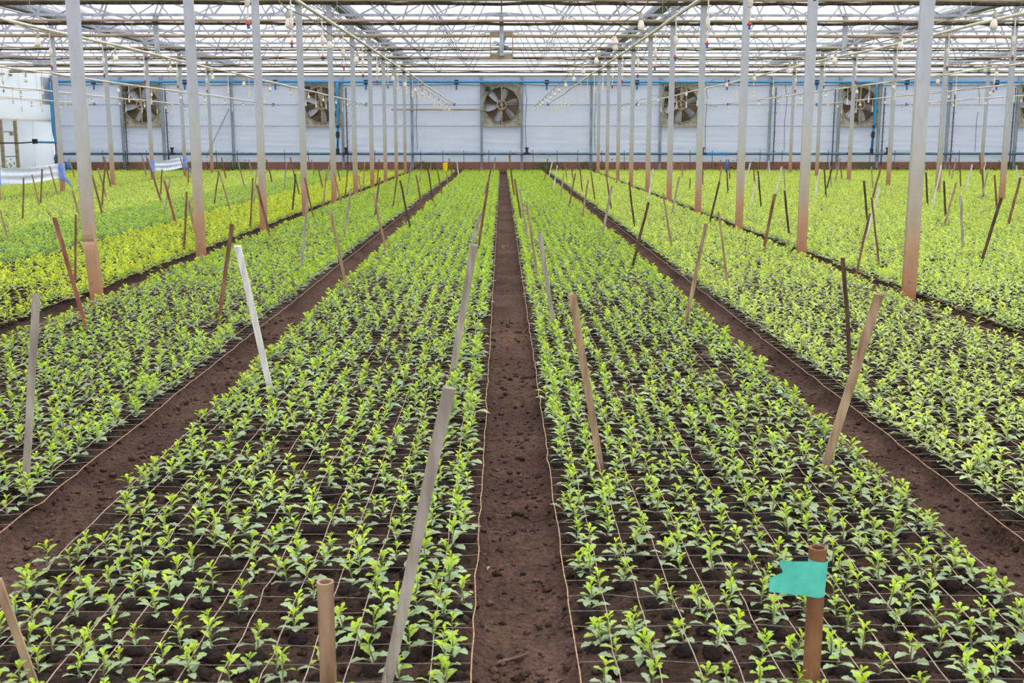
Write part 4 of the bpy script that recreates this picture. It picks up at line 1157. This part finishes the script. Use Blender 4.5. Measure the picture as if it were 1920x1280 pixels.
# ------------------------------------------------------------------ weeds by the wall, bits on the path
def weed(x, y, w, h, n, seed, col, lab, ls=1.0):
    r = random.Random(seed); V = []; T = []; C = []; o = 0
    Lg = leaf_geo(1)
    for k in range(n):
        A = np.array(leaf_xform(r.uniform(0, 6.28), r.uniform(.1, 1.4), r.uniform(.08, .16) * ls, 0)); off = np.array([r.gauss(0, w / 2.2), r.gauss(0, .12 * ls), abs(r.gauss(0, h / 2))])
        V.append(Lg[0] @ A[:3, :3].T + off); T += [tuple(i + o for i in t_) for t_ in Lg[1]]; o += len(Lg[0])
        C += [np.array(col[:3]) * r.uniform(.7, 1.2)] * len(Lg[0])
    me = fast_mesh('weed_clump', np.concatenate(V), np.array(T), np.array(C)); me.materials.append(M['leaf'])
    ob = link('weed_clump', me); ob.location = (x, y, .02)
    tag(ob, lab, 'weeds', 'weeds along the walls')
dk = lin(92, 106, 50); yl = lin(170, 180, 60)
for k, (x, y, w, h, n, c, lab) in enumerate([
 (-20.3, 44.5, .5, .5, 90, yl, 'yellow-green weeds in the recess at far left, nearest clump'), (-20.3, 46.6, .5, .6, 110, yl, 'yellow-green weeds in the recess at far left, beside the upright'),
 (-18.8, 50.2, 1.2, .4, 120, dk, 'dark weeds at the foot of the far left corner'), (-14.6, 50.3, .5, .35, 60, dk, 'dark weed clump left of the first fan column'), (-17.2, 50.3, .5, .35, 60, dk, 'dark weed clump below the far left fan'),
 (-12.0, 50.3, 1.2, .5, 130, dk, 'dark weed clump by the second row wall column'), (-6.5, 50.3, 1.6, .25, 110, dk, 'low weeds right of the left blue riser'),
 (-3.6, 50.3, .7, .4, 80, dk, 'weed clump by the wall column left of centre fan'), (-2.0, 50.3, .8, .3, 70, dk, 'low weeds left of the centre fan'),
 (2.2, 50.3, .9, .35, 90, dk, 'weed clump right of the centre fan'), (4.2, 50.3, 1.3, .5, 160, dk, 'tall weed clump by the wall column right of centre fan'),
 (10.3, 50.3, 2.2, .4, 200, dk, 'long weed patch right of the second fan'), (13.4, 50.3, 1.8, .4, 150, dk, 'weed patch left of the far right fan'), (18.6, 50.3, 1.8, .35, 140, dk, 'weed patch right of the far right fan'), (22, 50.3, 1.8, .35, 120, dk, 'weed patch near the right picture edge')]):
    weed(x, y, w, h, n, 700 + k, c, lab)
def lay(name, px, py, rot, pts, rad, m_, lab, cat):
    P, _ = ground_at(px, py, -.02)
    z = float(soil_height(np.array([P.x]), np.array([P.y]))[0][0])
    o = MB().tube(pts, rad, 6).build(name, m_, None, True); o.location = (P.x, P.y, z + .008); o.rotation_euler = (0, 0, rot)
    tag(o, lab, cat)
lay('twig', 956, 1222, .55, [(-.07, 0, 0), (-.03, .004, .006), (.03, -.006, .008), (.075, .01, .004)], [.004, .006, .005, .003], M['twig'], 'thin dry twig lying on the central path in front', 'twig')
lay('twig', 1050, 1258, .8, [(-.03, 0, 0), (0, .003, .003), (.035, 0, 0)], [.003, .004, .002], M['twig'], 'short pale twig near the right edge of central path', 'twig')
lay('wood_chip', 916, 1058, 1.3, [(-.018, 0, 0), (0, .002, .003), (.018, 0, 0)], [.003, .005, .002], ST['tan'], 'small pale wood chip on the left of central path', 'wood chip')
rc = random.Random(5)
for k in range(12):
    y = 2.7 + k * .42; x = .06 + rc.uniform(-.12, .12)
    z = float(soil_height(np.array([x]), np.array([y]))[0][0]); s_ = rc.uniform(.012, .024)
    o = MB().lathe([(s_ * .5, -s_ * .5), (s_, 0), (s_ * .8, s_ * .45), (s_ * .3, s_ * .7)], 7).build('soil_clod', M['peat'], None, True)
    o.location = (x, y, z); o.rotation_euler = (rc.uniform(-.4, .4), rc.uniform(-.4, .4), rc.uniform(0, 6))
    tag(o, f'dark soil clod on central path, {nth(k + 1)} from the front', 'clod', 'soil clods on the path')
def crumbs(n, seed, xa, xb, ya, yb, smin, smax, m_, lab):
    r = np.random.default_rng(seed)
    yy = ya + (yb - ya) * r.random(n) ** 1.6; xx = r.uniform(xa, xb, n)
    pxx, pyy, zc = project(xx, yy, 0.0); ok = (pxx > -250) & (pxx < 2170) & (pyy < 1400); xx, yy = xx[ok], yy[ok]; n = len(xx)
    zz = soil_height(xx, yy)[0]
    base = np.array([(1, 0, 0), (-1, 0, 0), (0, 1, 0), (0, -1, 0), (0, 0, .8), (0, 0, -.6)]); ft = np.array([(0, 2, 4), (2, 1, 4), (1, 3, 4), (3, 0, 4), (2, 0, 5), (1, 2, 5), (3, 1, 5), (0, 3, 5)])
    s_ = smin + (smax - smin) * r.random(n) ** 3
    a = r.uniform(0, 6.28, n); sh = r.uniform(.6, 1.4, (n, 6, 1))
    B = base[None] * sh
    X = B[..., 0] * np.cos(a)[:, None] - B[..., 1] * np.sin(a)[:, None]; Y = B[..., 0] * np.sin(a)[:, None] + B[..., 1] * np.cos(a)[:, None]
    V = np.stack([X * s_[:, None] + xx[:, None], Y * s_[:, None] + yy[:, None], B[..., 2] * s_[:, None] + zz[:, None] + s_[:, None] * .15], -1).reshape(-1, 3)
    T = (ft[None] + (np.arange(n) * 6)[:, None, None]).reshape(-1, 3)
    e = soil_height(xx, yy)[1][:, None]
    c = (cb * e + cpth * (1 - e)) * r.uniform(.55, 1.75, (n, 1))
    me = fast_mesh('soil_crumbs', V, T, np.repeat(c, 6, 0), None, False); me.materials.append(m_)
    o = link('soil_crumbs', me); tag(o, lab, 'soil crumbs', None, 'stuff')
crumbs(36000, 61, -3.9, 3.9, 2.4, 10, .003, .021, M['soil'], 'loose brown soil crumbs scattered over beds and paths in front')
P, _ = ground_at(946, 468, 0)
weed(P.x, P.y, .05, .05, 10, 790, lin(150, 190, 70), 'tiny lone green weed growing in the central path', .3)
P, _ = ground_at(52, 925, 0)
o = MB().add([(-.03, 0, .012), (0, -.02, .02), (.035, .002, .012), (.0, .022, .018), (0, 0, .004)], [(0, 1, 3), (1, 2, 3), (0, 4, 1), (1, 4, 2), (2, 4, 3), (3, 4, 0)]).build('fallen_leaf', M['yellow'], None, True)
o.location = (P.x, P.y, float(soil_height(np.array([P.x]), np.array([P.y]))[0][0])); tag(o, 'fallen yellow leaf on the soil at the left edge', 'leaf')
